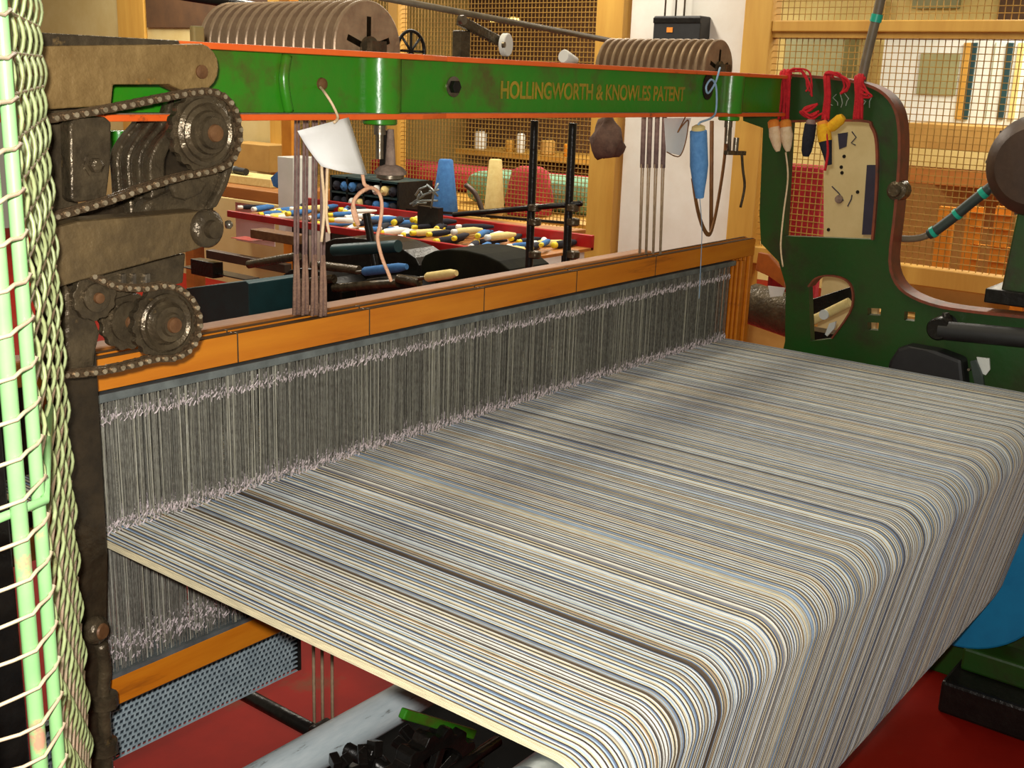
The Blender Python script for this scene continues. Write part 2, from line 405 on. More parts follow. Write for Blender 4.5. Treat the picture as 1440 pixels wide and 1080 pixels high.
def rim(path, name, m, x0, x1, t):
    b = MB(); n = len(path); inner = []
    for i in range(n):
        p = path[max(i-1, 0)]; q = path[min(i+1, n-1)]; d = Vector((0, q.y-p.y, q.z-p.z)).normalized()
        inner.append(path[i]+Vector((0, d.z, -d.y))*t)
    vs = []; fs = []
    for p, q in zip(path, inner): vs += [(x0, p.y, p.z), (x1, p.y, p.z), (x1, q.y, q.z), (x0, q.y, q.z)]
    for i in range(n-1):
        for k in range(4): fs.append((i*4+k, i*4+(k+1) % 4, i*4+4+(k+1) % 4, i*4+4+k))
    fs += [(0, 1, 2, 3), ((n-1)*4+3, (n-1)*4+2, (n-1)*4+1, (n-1)*4)]
    return b.add(vs, fs).build(name, m, loom, smooth=True, auto=50)
rim(smoothpath(poly(outer[1:], 0, XR), 3), 'outer_rim', 'orange_worn', XR-0.022, XR+0.05, 0.008)
rim(smoothpath(poly(h1[:6], 0, XR), 4), 'arch_rim', 'orange_worn', XR-0.012, XR+0.05, -0.007)
rim(smoothpath(poly(h2[:8], 0, XR), 3), 'opening_rim', 'orange_worn', XR-0.010, XR+0.04, -0.005)
# left side frame, mostly behind the mesh guard
MB().prism([(-0.17, -0.02, 0), (-0.17, -0.02, ZT), (-0.17, 0.14, ZT), (-0.17, 0.14, 1.0), (-0.17, 0.6, 0.9), (-0.17, 0.6, 0), (-0.17, 0.45, 0), (-0.17, 0.4, 0.6), (-0.17, 0.10, 0.6), (-0.17, 0.10, 0)], (-0.03, 0, 0)).build('side_frame', 'green_shaded', loom)
# green stay seen between the chain runs
MB().lathe(P(170, 240, 1, 0.12), (0, 0, 1), [(0, 0.016), (0.05, 0.016), (0.05, 0.022), (0.065, 0.022)], 18).build('green_stay', 'green_paint', loom, smooth=True, auto=40)
# dark upright beside the warp
pp = [(-0.088, -0.075, 0), (-0.030, -0.075, 0), (-0.030, -0.03, 0), (-0.088, -0.03, 0)]
MB().prism([(-0.100, -0.085, 0), (-0.050, -0.085, 0), (-0.050, -0.085, 0.72), (-0.032, -0.085, 0.95), (-0.030, -0.085, 1.33), (-0.088, -0.085, 1.33), (-0.088, -0.085, 0.9)], (0, 0.05, 0)).build('upright', 'iron_dark', loom, bevel=0.003)
# knob and its forked rod low on the upright
c = P(133, 888, 1, -0.10)
MB().lathe(c+Vector((0, 0.012, 0)), (0.3, -1, 0.1), [(0, 0.014), (0.006, 0.022), (0.016, 0.022), (0.024, 0.016), (0.025, 0.0)], 20).build('knob', 'iron_oily', loom, smooth=True, auto=50)
MB().lathe(c+Vector((0.006, -0.0125, 0.002)), (0.3, -1, 0.1), [(0, 0.013), (0.003, 0.011), (0.004, 0)], 18).build('knob_cap', 'rust', loom, smooth=True, auto=40)
MB().tube(smoothpath([P(142, 905, 1, -0.085), P(147, 940, 1, -0.085), P(145, 985, 1, -0.085), P(150, 1080, 1, -0.085), P(150, 1160, 1, -0.085)], 4), 0.011, 10).build('stop_rod', 'iron_oily', loom, smooth=True)
for py in (985, 1050):
    MB().lathe(P(147, py, 1, -0.085)+Vector((0, 0, -0.012)), (0, 0, 1), [(0, 0.017), (0.002, 0.021), (0.022, 0.021), (0.024, 0.017)], 16).build('rod_collar', 'iron_oily', loom, smooth=True, auto=40)
# cross tube under the shed
MB().tube([(-0.12, -0.02, 0.35), (2.28, -0.02, 0.35)], 0.041, 24).build('cross_tube', 'pipe_pale', loom, smooth=True, auto=50)

_a = P(273, 62, 1, -0.03); _c = P(288, 37, 1, -0.03)
MB().box(_a, _c+Vector((0, 0.012, 0))).build('cap_block', 'cap_olive', loom, bevel=0.003)
MB().box((-0.19, 0.43, 1.63), (2.33, 0.50, 1.672)).build('rear_beam', 'green_shaded', loom, bevel=0.004)
# foot casting of the right side frame
MB().box((2.10, -1.12, 0), (2.46, -0.78, 0.10)).build('foot', 'iron_black', loom, bevel=0.01)
MB().box((2.20, -1.06, 0.10), (2.42, -0.80, 0.17)).build('foot_web', 'green_shaded', loom, bevel=0.008)

# ================================================================== WARP
NT = 820; X0, X1 = -0.006, 2.152; PT = (X1-X0)/NT
BCY, BCZ, BR = -0.765, 0.43, 0.125          # warp beam
RCY, RCZ, RR = -0.925, 0.890, 0.058         # back roller
path = []
for y in (0.36, 0.2, 0.0, -0.15, -0.3, -0.45, -0.6, -0.75, -0.86): path.append((y, RCZ+RR+0.002*max(0, 1-abs(y+0.4)/0.4)*0-0.0))
# tangent from roller down to the beam
dy, dz = BCY-RCY, BCZ-RCZ; dist = math.hypot(dy, dz); base = math.atan2(dz, dy)
off = math.acos((RR-BR)/dist)
ang = base-off                                # outer tangent direction of the contact normal
ang = ang % (2*PI)
a0 = PI/2; a1 = ang if ang > a0 else ang+2*PI
for k in range(13):
    t = a0+(a1-a0)*k/12; path.append((RCY+RR*math.cos(t), RCZ+RR*math.sin(t)))
for k in range(1, 4):
    t = k/4; path.append((RCY+RR*math.cos(a1)+(BCY+BR*math.cos(a1)-RCY-RR*math.cos(a1))*t, RCZ+RR*math.sin(a1)+(BCZ+BR*math.sin(a1)-RCZ-RR*math.sin(a1))*t))
for k in range(15):
    t = a1+(PI*1.35)*k/14; path.append((BCY+BR*math.cos(t), BCZ+BR*math.sin(t)))
nrm = []
for i, (y, z) in enumerate(path):
    ya, za = path[max(i-1, 0)]; yb, zb = path[min(i+1, len(path)-1)]
    ty, tz = yb-ya, zb-za; l = math.hypot(ty, tz); ny, nz = tz/l, -ty/l
    nrm.append((ny, nz))
if nrm[3][1] < 0: nrm = [(-a, -b) for a, b in nrm]
PAL = dict(c=(222, 210, 176), w=(232, 232, 224), l=(172, 192, 210), b=(116, 136, 164), d=(92, 78, 62), k=(62, 54, 50), g=(156, 150, 138), t=(182, 156, 122))
base_rep = 'dwlkcwdlcdwbkclwdcwlkwcdlbdcwkwldcgdwlkclwdwbkcwdlckwtdclwkgwdlcdwb'
cols = []
rr = random.Random(3)
i = 0
while len(cols) < NT:
    ch = base_rep[i % len(base_rep)]; i += 1
    if rr.random() < 0.10: ch = rr.choice('cwlbdgtw')
    cols.append(ch)
# slightly darker and bluer bands
for b0 in range(74, NT, 37):
    for k in range(b0, min(NT, b0+rr.randint(4, 11))):
        if rr.random() < 0.5: cols[k] = rr.choice('dbgbgl')
for k in range(0, 5): cols[k] = rr.choice('cwc')
vs, fs, fc = [], [], []
for j in range(NT):
    xa = X0+j*PT; xm = xa+PT/2; xb = xa+PT
    n0 = len(vs); jit = rr.uniform(0.0004, 0.0009)
    for (y, z), (ny, nz) in zip(path, nrm):
        lo = -0.0007; hi = jit
        vs += [(xa, y+ny*lo, z+nz*lo), (xm-PT*0.22, y+ny*hi, z+nz*hi), (xm+PT*0.22, y+ny*hi, z+nz*hi), (xb, y+ny*lo, z+nz*lo)]
    f = rr.uniform(0.86, 1.06); cc = lin(PAL[cols[j]]); cc = (min(1, cc[0]*f), min(1, cc[1]*f), min(1, cc[2]*f), 1)
    for i in range(len(path)-1):
        a = n0+i*4
        for q in range(3):
            fs.append((a+q, a+q+1, a+q+5, a+q+4)); fc += cc
me = bpy.data.meshes.new('warp_threads'); me.from_pydata(vs, [], fs)
at = me.attributes.new('yarn', 'FLOAT_COLOR', 'FACE'); at.data.foreach_set('color', fc)
me.materials.append(wm)
wo = bpy.data.objects.new('warp_threads', me); C.objects.link(wo)
tag(wo, 'wide sheet of cream, pale blue and brown striped warp threads stretched over the back roller', 'warp threads', kind='stuff')
# roller and warp beam
br = thing('back_roller', (1.07, RCY, RCZ), 'steel back roller carrying the striped warp threads', 'roller')
MB().tube([(-0.03, RCY, RCZ), (2.19, RCY, RCZ)], RR-0.003, 28).build('roller_tube', 'heddle_bar', br, smooth=True, auto=50)
MB().tube([(-0.29, RCY, RCZ), (2.35, RCY, RCZ)], 0.018, 14).build('roller_shaft', 'iron_oily', br, smooth=True, auto=50)
wbm = thing('warp_beam', (1.07, BCY, 0.18), 'warp beam with blue flange discs wound with striped yarn', 'warp beam')
MB().tube([(-0.03, BCY, BCZ), (2.19, BCY, BCZ)], BR-0.004, 28).build('barrel', 'rail_wood', wbm, smooth=True, auto=50)
for xf in (-0.035, 2.165):
    MB().lathe((xf, BCY, BCZ), (1, 0, 0), [(0, 0.245), (0.003, 0.25), (0.015, 0.25), (0.018, 0.245)], 56).build('flange', 'beam_blue', wbm, smooth=True, auto=30)
MB().tube([(-0.29, BCY, BCZ), (2.36, BCY, BCZ)], 0.025, 16).build('gudgeon', 'iron_oily', wbm, smooth=True, auto=50)
# bearing brackets that hold the roller and the beam on the side frames
for xb in (-0.28, XR+0.031):
    MB().prism([[(xb, -1.0, 0.0), (xb, -0.60, 0.0), (xb, -0.62, 0.3), (xb, -0.68, 0.6), (xb, -0.86, 0.93), (xb, -0.99, 0.93), (xb, -0.99, 0.80), (xb, -0.9, 0.5)]], (-0.03 if xb < 0 else 0.03, 0, 0)).build('bearing_bracket', 'green_shaded', loom, bevel=0.004)

# ================================================================== HEDDLE SHAFTS
ZR0, ZR1 = 1.193, 1.245; ZL0, ZL1 = 0.637, 0.688
NH = 560
hr = random.Random(11)
def heddle_mesh(parent, y, name, seed, dz=0.0):
    r = random.Random(seed)
    b = MB(); e = MB(); b2 = MB()
    for i in range(NH):
        x = 0.012+(2.145-0.012)*(i+r.uniform(-.35, .35))/(NH-1)
        yy = y+r.uniform(-.0035, .0035); rd = r.uniform(0.0006, 0.00125)
        z0 = ZL1+0.010+dz; z1 = ZR0-0.014+dz
        xm = x+r.uniform(-.002, .002)
        hi = r.random() < 0.16
        (b2 if hi else b).tube([(x, yy-(0.002 if hi else 0), z0), (xm, yy, 0.95), (x+r.uniform(-.0015, .0015), yy, z1)], rd, 3)
        # twisted loops with flash glints put into their pale colour: one below the upper bar, one above the lower bar, the eye in the middle
        for zc, sp, n in ((1.142+dz, 0.006, 1), (0.957+dz*0.1, 0.010, 2), (0.735+dz, 0.022, 2)):
            for k in range(n):
                zz = zc+r.uniform(-sp, sp); dx = r.uniform(-.003, .003); h = r.uniform(.002, .0050)
                q = r.uniform(.0005, .0010)
                e.obox((x-dx, yy-0.0015, zz-h), (x+dx, yy-0.0035, zz+h), q*2, q*2)
    o = b.build('heddle_wires', 'heddle_steel', parent); o['kind'] = 'stuff'
    o = b2.build('lit_heddle_wires', 'heddle_lit', parent); o['kind'] = 'stuff'
    o = e.build('heddle_eye_glints', 'heddle_eye', parent); o['kind'] = 'stuff'
for s in range(8):
    y = 0.006+0.0145*s
    dz = (0, -0.002, 0.001, -0.003, -0.018, -0.022, -0.017, -0.020)[s]
    lab = ['orange brown wooden heddle shaft with wire heddles, outermost towards the warp beam', 'wooden heddle shaft directly behind the outermost one, cord tied to it', 'wooden heddle shaft third behind the warp sheet, between two other shafts', 'wooden heddle shaft last of the four raised ones, in front of the lowered shafts']+['lowered wooden heddle shaft hidden behind the raised ones']*4
    lab = lab[s]
    zs = dz if s > 3 else 0.0
    sh = thing('heddle_shaft', (1.12, y, 0.63+zs), lab, 'heddle shaft', 'raised wooden heddle shafts' if s < 4 else 'lowered wooden heddle shafts')
    wm_ = 'rail_wood'
    b = MB()
    xb = [-0.02, 0.296, 0.62, 0.975, 1.33, 1.70, 2.285]
    MB().box((-0.025, y-0.0055, ZR0+dz), (2.287, y+0.0055, ZR1+dz)).build('upper_rail', wm_, sh, bevel=0.0012)
    MB().box((-0.02, y-0.005, ZR1+dz), (2.28, y+0.005, ZR1+dz+0.0012)).build('rail_top_strip', 'rail_top_brown', sh)  # thin darker brown layer along the top of the rail
    for xj in (xb[1], xb[2], xb[3], xb[4], xb[5]):
        MB().box((xj-0.0012, y-0.0062, ZR0+dz), (xj+0.0012, y+0.0045, ZR1+dz+0.0016)).build('rail_hook', 'iron_oily', sh)
    MB().box((-0.025, y-0.0055, ZL0+zs), (2.287, y+0.0055, ZL1+zs)).build('lower_rail', wm_, sh, bevel=0.0012)
    MB().box((0.0, y-0.006, ZL1+zs), (2.15, y+0.006, ZL1+0.008+zs)).build('lower_heddle_bar', 'heddle_bar', sh)
    MB().box((0.0, y-0.006, ZR0-0.020+dz), (2.17, y+0.006, ZR0-0.006+dz)).build('upper_heddle_bar', 'heddle_bar', sh, bevel=0.001)
    MB().box((2.262, y-0.0052, ZL1-0.02+zs), (2.284, y+0.0052, ZR0+dz)).build('end_post', 'rail_wood', sh, bevel=0.0015)
    MB().box((2.215, y-0.004, ZL1+zs), (2.235, y+0.004, ZR0+dz-0.012)).build('end_post', 'rail_wood', sh, bevel=0.0015)
    MB().box((-0.022, y-0.0052, ZL1-0.02+zs), (-0.008, y+0.0052, ZR0+dz)).build('end_post', 'rail_wood_dark', sh, bevel=0.0015)
    heddle_mesh(sh, y, 'heddle_wires', 20+s, zs)
# taller stile at the far end of the outermost shaft
# reed behind the shafts
rd = thing('reed', (1.1, 0.36, 0.78), 'dark reed with wooden cap behind the heddle shafts', 'reed')
MB().box((-0.05, 0.345, 1.12), (2.25, 0.40, 1.17)).build('reed_cap', 'shelf_wood', rd, bevel=0.006)
MB().box((-0.05, 0.345, 0.78), (2.25, 0.40, 0.84)).build('sley_sole', 'shelf_wood', rd, bevel=0.006)
b = MB()
for i in range(330):
    x = -0.03+2.26*i/329; b.box((x-0.0015, 0.366, 0.84), (x+0.0015, 0.378, 1.12))
o = b.build('reed_dents', 'iron_black', rd); o['kind'] = 'stuff'
for xx in (-0.02, 2.2):
    MB().box((xx, 0.355, 0.0), (xx+0.04, 0.395, 0.78)).build('sley_sword', 'iron_black', rd)

# ================================================================== JACK PULLEYS AND LIFTING CORDS
def pulley_stack(cx, cz, r, y0, y1, n, label):
    t = thing('pulley_stack', (cx, y0, cz), label, 'pulley', None)
    dyy = (y1-y0)/(n-1)
    prof = [(0, r*0.62), (0, r*0.97), (dyy*0.08, r), (dyy*0.30, r), (dyy*0.38, r*0.97), (dyy*0.38, r*0.74), (dyy*0.99, r*0.74)]
    p0 = MB().lathe((cx, y0, cz), (0, 1, 0), prof, 40).build('pulley', 'rust_pulley', t, smooth=True, auto=30)
    for i in range(1, n):
        linkcopy(p0, 'pulley', t, (0, dyy*i, 0))
    MB().tube([(cx, y0-0.02, cz), (cx, y1+0.05, cz)], 0.012, 12).build('axle', 'iron_oily', t, smooth=True, auto=40)
    # spokes and hub of the end wheel
    h = MB().lathe((cx, y0-0.006, cz), (0, 1, 0), [(0, 0.024), (0.03, 0.024)], 20).build('hub', 'iron_oily', t, smooth=True, auto=40)
    for k in range(5):
        an = 2*PI*k/5+0.3
        MB().obox((cx+0.02*math.cos(an), y0+0.006, cz+0.02*math.sin(an)), (cx+r*0.66*math.cos(an), y0+0.006, cz+r*0.66*math.sin(an)), 0.012, 0.012).build('spoke', 'iron_oily', t)
    # iron bracket from the axle down to the arch beam
    MB().box((cx-0.02, y0-0.03, ZT-0.02), (cx+0.02, y0-0.016, cz+0.015)).build('bearing', 'iron_oily', t)
    MB().box((cx-0.02, y1+0.02, 1.60), (cx+0.02, y1+0.034, cz+0.015)).build('bearing', 'iron_oily', t)
    MB().box((cx-0.025, -0.0, ZT-0.02), (cx+0.025, y0-0.016, ZT-0.008)).build('bracket', 'iron_oily', t)
mat('rust_pulley', (176, 150, 118), (140, 114, 90), 20, 0.4, metal=0.35, bump=0.2, c3=(172, 146, 112), c3pos=0.75)
pulley_stack(0.715, 1.742, 0.092, 0.10, 0.51, 15, 'long stack of grooved rusty pulleys above the beam near the chain head')
pulley_stack(2.150, 1.742, 0.086, 0.10, 0.47, 15, 'stack of grooved brown pulleys above the beam below the black box on pillar')

k = 0
for i, (px, lab) in enumerate(((416, 0), (428, 1), (441, 2), (453, 3))):
    y = 0.012+0.0145*(3-i)
    top = P(px+2, 150, 1, y+0.004); bot = P(px, 436-i*2, 1, y)
    bot.z = ZR1+0.001
    o = thing('lifting_cord', bot, 'brown twisted lifting cord behind the white paper tag, tied to the %s raised shaft' % ('fourth', 'third', 'second', 'outermost')[i], 'cord', 'lifting cords behind the paper tag')
    mid = bot.lerp(top, 0.42)
    for dx in (-0.0038, 0.0038):
        d = Vector((dx, 0, 0))
        MB().tube([bot+d*0.6, mid+d, top+d], 0.0027, 6).build('strand', 'cord_purple', o, smooth=True)
    for dx in (-0.0042, 0.0042):
        MB().tube([bot+Vector((dx*1.3, -0.002, 0)), bot.lerp(top, 0.16)+Vector((dx*1.1, -0.002, 0)), bot.lerp(top, 0.3)+Vector((dx*0.6, -0.001, 0))], [0.0042, 0.0038, 0.0026], 7).build('loop_end', 'cord_loop', o, smooth=True)
for i, px in enumerate((902, 911, 921, 931)):
    y = 0.012+0.0145*(3-i)
    bot = P(px-2, 350, 1, y); bot.z = ZR1+0.001; top = P(px+4, 150, 1, y)
    o = thing('lifting_cord', bot, 'pale lifting cord with dark top before the white pillar, tied to the %s raised shaft' % ('fourth', 'third', 'second', 'outermost')[i], 'cord', 'lifting cords before the white pillar')
    mid = bot.lerp(top, 0.62)
    for dx in (-0.004, 0.004):
        d = Vector((dx, 0, 0))
        MB().tube([bot+d*0.7, mid+d*1.3, ], 0.0024, 6).build('strand', 'cord_beige', o, smooth=True)
    MB().tube([mid+Vector((0, 0, -0.01)), top], 0.0065, 8).build('dark_upper_cord', 'cord_purple', o, smooth=True)
# cords below the shafts
for i, px in enumerate((441, 453, 467)):
    y = 0.012+0.0145*(3-i)
    a = P(px, 930, 1, y); a.z = ZL0-0.001
    bt = Vector((a.x, y, 0.25))
    o = rebase(MB().tube([bt, a], 0.0035, 6).build('tie_down_cord', 'cord_beige', None, smooth=True))
    tag(o, 'thin beige tie-down cord hanging under the heddle shafts over the red floor', 'cord', 'tie-down cords under the shafts')

# adjuster ends under the two bosses
c = P(549, 242, 1, YW-0.004)
ad = thing('tension_knob', c, 'dusty flat round knob on steel spindle under the green beam', 'knob')
MB().lathe(c+Vector((0, 0, -0.006)), (0, 0, 1), [(0, 0.020), (0.002, 0.030), (0.007, 0.031), (0.016, 0.022), (0.020, 0.010), (0.085, 0.006)], 24).build('knob_disc', 'dust', ad, smooth=True, auto=40)
MB().lathe(c+Vector((0, 0, -0.014)), (0, 0, 1), [(0, 0.018), (0.003, 0.026), (0.009, 0.026)], 24).build('knob_ring', 'steel_edge', ad, smooth=True, auto=40)
MB().prism([c+Vector((0.016, 0.03, 0.075)), c+Vector((0.028, 0.03, 0.075)), c+Vector((0.045, 0.03, -0.004)), c+Vector((0.012, 0.03, -0.004))], (0, 0.012, 0)).build('lever', 'iron_black', ad, bevel=0.002)
c = P(1034, 214, 1, YW-0.004)
ad = thing('tension_knob', c, 'forked iron adjuster hanging beside the pale blue pirn under the beam', 'knob')
MB().tube([c+Vector((0, 0, 0.04)), c+Vector((0, 0, -0.008))], 0.008, 10).build('spindle', 'steel_edge', ad, smooth=True, auto=40)
MB().obox(c+Vector((-0.055, 0, 0.0)), c+Vector((0.055, 0, -0.004)), 0.014, 0.012).build('cross_arm', 'iron_oily', ad, bevel=0.002)
MB().tube(smoothpath([c+Vector((0.04, 0.0, -0.004)), c+Vector((0.055, 0.0, -0.05)), c+Vector((0.075, 0.0, -0.10)), c+Vector((0.08, 0.01, -0.16))], 4), 0.004, 8).build('hanging_hook', 'iron_oily', ad, smooth=True)
MB().tube([c+Vector((-0.038, 0, 0.0)), c+Vector((-0.045, 0, 0.075))], 0.006, 8).build('hanger', 'steel_edge', ad, smooth=True)

# ================================================================== CHAIN HEAD (left)
head = thing('chain_head', (0.08, -0.14, 1.25), 'oily iron jack head with sprockets, drive chains and brackets', 'loom head')
def plate(name, pxs, y, t, m, bevel=0.003, parent=head):
    return MB().prism(poly(pxs, 1, y), (0, t, 0)).build(name, m, parent, bevel=bevel)
def arc(cx, cy, r, a0, a1, n=8, sx=0.82): return [(cx+r*sx*math.cos(math.radians(a0+(a1-a0)*k/n)), cy+r*math.sin(math.radians(a0+(a1-a0)*k/n))) for k in range(n+1)]
YM = -0.155
plate('bracket_arm', [(20, 66), (90, 64), (270, 62)]+arc(280, 95, 34, -80, 80)+[(262, 130), (238, 119), (160, 119), (157, 149), (100, 152), (20, 158)], YM, 0.035, 'iron_brown')
MB().box(P(20, 66, 1, YM)+Vector((0, 0.004, -0.001)), P(255, 60, 1, YM)+Vector((0, 0.06, 0.003))).build('bracket_top', 'iron_oily', head, bevel=0.002)
c = P(283, 101, 1, YM)
MB().lathe(c, (0, -1, 0), [(0, 0.010), (0.003, 0.010), (0.004, 0.006)], 14).build('screw', 'rust', head, smooth=True, auto=40)
plate('link_plate', [(98, 176), (104, 167), (148, 164), (157, 172), (156, 230), (150, 281), (106, 285), (100, 280)], YM+0.01, 0.025, 'iron_oily')
c = P(131, 232, 1, YM+0.01)
MB().lathe(c, (0, -1, 0), [(0, 0.016), (0.003, 0.016), (0.003, 0.011), (0.012, 0.010), (0.014, 0.006)], 6).build('hex_bolt', 'iron_oily', head)
# swan-necked jack levers, one behind the other
lev_c = [(258, 138), (246, 172), (224, 200), (212, 226), (213, 262), (216, 312)]
for i in range(4):
    y = -0.115+0.034*i
    pts = smoothpath([P(a, b, 1, -0.115) for a, b in lev_c], 5)
    pts = [Vector((p.x+0.012+0.004*i, y, p.z)) for p in pts]
    loop_l = [p+Vector((-0.014, 0, 0)) for p in pts]; loop_r = [p+Vector((0.014, 0, 0)) for p in reversed(pts)]
    MB().prism(loop_l+loop_r, (0, 0.02, 0)).build('jack_lever', 'iron_oily', head, bevel=0.004)
plate('shield_plate', [(228, 142), (300, 138), (310, 240), (300, 300), (110, 318), (112, 290), (205, 262), (222, 210)], -0.02, 0.01, 'iron_dark')
# cam casting behind the upper sprocket
plate('cam_casting', [(268, 138), (300, 132), (322, 145), (334, 170), (335, 205), (327, 240), (314, 270), (298, 300), (196, 306), (205, 285), (240, 268), (272, 246), (288, 222)], -0.125, 0.03, 'iron_oily', 0.008)
plate('cam_rib', [(322, 150), (335, 172), (335, 215), (322, 258), (305, 292), (292, 296), (310, 262), (322, 222), (324, 180)], -0.137, 0.014, 'iron_oily', 0.004)
plate('cam_lobe', [(240, 262), (262, 252), (280, 250), (292, 258), (284, 272), (262, 282), (246, 278)], -0.136, 0.012, 'iron_oily', 0.004)
def sprocket(name, cpx, r, y, teeth, hubprof, th=0.012, m='iron_oily', cap='rust', cap_r=0.012):
    c = P(cpx[0], cpx[1], 1, y)
    pts = []
    for k in range(teeth*4):
        a = 2*PI*k/(teeth*4); rr_ = r if (k % 4) in (0, 1) else r*0.93
        pts.append(c+Vector((rr_*math.cos(a), 0, rr_*math.sin(a))))
    s = MB().prism(pts, (0, th, 0)).build(name, m, head, bevel=0.0015)
    MB().lathe(c, (0, -1, 0), hubprof, 32).build('hub', 'iron_oily', s, smooth=True, auto=35)
    h = hubprof[-1][0]
    MB().lathe(c+Vector((0, -h-0.0002, 0)), (0, -1, 0), [(0, cap_r), (0.004, cap_r*0.9), (0.005, cap_r*0.4)], 20).build('shaft_end', cap, s, smooth=True, auto=40)
    return s
sprocket('upper_sprocket', (287, 186), 0.058, -0.165, 16, [(0, 0.049), (0.006, 0.049), (0.010, 0.043), (0.006, 0.038), (0.010, 0.032), (0.018, 0.030), (0.018, 0.024), (0.026, 0.022)], cap_r=0.013)
sprocket('lower_sprocket', (232, 454), 0.055, -0.165, 16, [(0, 0.044), (0.005, 0.044), (0.008, 0.040), (0.004, 0.033), (0.008, 0.029), (0.016, 0.026), (0.016, 0.018), (0.022, 0.016)], cap_r=0.012)
sprocket('idler_sprocket', (134, 418), 0.034, -0.160, 11, [(0, 0.020), (0.006, 0.020), (0.008, 0.012)], cap_r=0.008)
sprocket('hidden_sprocket', (180, 452), 0.044, -0.120, 13, [(0, 0.03), (0.006, 0.03), (0.008, 0.012)], m='iron_oily', cap_r=0.01)
# lower bracket with boss
plate('bracket_beam', [(70, 322), (112, 311), (285, 297), (302, 300), (312, 312), (312, 328), (300, 343), (270, 353), (118, 394), (70, 408)], -0.175, 0.05, 'iron_brown2', 0.006) if 'iron_brown2' in MATS else None
mat('iron_brown2', (118, 98, 66), (94, 78, 54), 18, 0.36, metal=0.3, bump=0.9, c3=(136, 112, 74), c3pos=0.75, bscale=70)
plate('bracket_beam', [(70, 322), (112, 311), (285, 297), (302, 300), (312, 312), (312, 328), (300, 343), (270, 353), (118, 394), (70, 408)], -0.175, 0.05, 'iron_brown2', 0.006)
c = P(290, 321, 1, -0.175)
MB().lathe(c, (0, -1, 0), [(0, 0.029), (0.004, 0.029), (0.010, 0.024), (0.012, 0.014), (0.024, 0.013), (0.025, 0.004)], 24).build('pivot_boss', 'iron_oily', head, smooth=True, auto=40)
MB().lathe(P(318, 316, 1, -0.16), (1, -0.3, 0), [(0, 0.006), (0.006, 0.007), (0.010, 0.003)], 10).build('grease_nipple', 'steel_edge', head, smooth=True)
plate('spacer_plate', [(140, 384), (262, 356), (258, 398), (200, 410), (150, 424)], -0.135, 0.02, 'iron_oily')
for a, b in ((172, 178), (188, 192), (205, 212)):
    plate('spacer_rib', [(a, 386), (b, 384), (b, 408), (a, 410)], -0.141, 0.008, 'steel_edge', 0.002)
plate('bearing_lug', [(90, 395), (130, 440), (142, 470), (135, 500), (132, 530), (92, 534)], -0.15, 0.06, 'iron_oily', 0.006)
# connecting bar between the head and the upright / beam
plate('back_plate', [(60, 60), (110, 60), (110, 530), (60, 530)], -0.10, 0.02, 'iron_oily')
MB().prism([(-0.80, -0.20, 0.0), (-0.24, -0.20, 0.0), (-0.24, -0.20, 1.62), (-0.30, -0.20, 1.68), (-0.80, -0.20, 1.68)], (0, 0.7, 0)).build('head_casing', 'iron_black', head, bevel=0.01)
# drive chains: pins joined, each link its own piece
lk = MB()
for s in (-1, 1):
    pts = []
    for k in range(12):
        a = 2*PI*k/12; x = 0.0072*math.cos(a)+(0.0065 if math.cos(a) > 0 else -0.0065); z = 0.0064*math.sin(a)*(1.0 if abs(math.cos(a)) > 0.3 else 0.8)
        pts.append((x, s*0.006-0.001, z))
    lk.prism(pts, (0, 0.002, 0))
lk.tube([(-0.0069, -0.009, 0), (-0.0069, 0.009, 0)], 0.0042, 8)
link_src = lk.build('chain_link', 'chain_iron' if 'chain_iron' in MATS else 'iron_oily')
mat('chain_iron', (124, 102, 76), (86, 70, 52), 40, 0.3, metal=0.55, bump=0.4, c3=(168, 146, 112), c3pos=0.72)
link_src.data.materials.clear(); link_src.data.materials.append(MATS['chain_iron'])
lme = link_src.data; bpy.data.objects.remove(link_src)
def chain(pxs, y, label):
    pts = smoothpath([P(a, b, 1, y) for a, b in pxs], 8)
    # resample
    out = [pts[0]]; acc = 0; step = 0.0145
    cur = pts[0]; idx = 1
    while idx < len(pts):
        d = (pts[idx]-cur).length
        if d < step-acc+1e-9:
            acc += d; cur = pts[idx]; idx += 1
        else:
            cur = cur.lerp(pts[idx], (step-acc)/d); out.append(cur.copy()); acc = 0
    b = MB()
    for p in out: b.tube([p+Vector((0, -0.0105, 0)), p+Vector((0, 0.0105, 0))], 0.0036, 8)
    ch = b.build('chain', 'pin_steel', head, smooth=True, auto=40)
    ch['label'] = label
    for i in range(len(out)-1):
        m = (out[i]+out[i+1])/2; d = out[i+1]-out[i]
        o = bpy.data.objects.new('chain_link', lme); C.objects.link(o); o.parent = ch
        o.location = m-parent_loc(head); o.rotation_euler = (0, -math.atan2(d.z, d.x), 0)
        if i % 2: o.scale = (1, 0.7, 1)
chain([(60, 168), (110, 160), (170, 149), (230, 137), (270, 130), (300, 130), (322, 146), (332, 172), (333, 200), (322, 226), (300, 238), (250, 249), (200, 264), (150, 282), (70, 306)], -0.162, 'greasy drive chain around the upper sprocket')
chain([(128, 388), (160, 402), (200, 405), (232, 401), (258, 412), (274, 435), (277, 462), (266, 488), (244, 502), (215, 504), (180, 513), (140, 521), (70, 528)], -0.166, 'greasy drive chain around the lower sprocket')

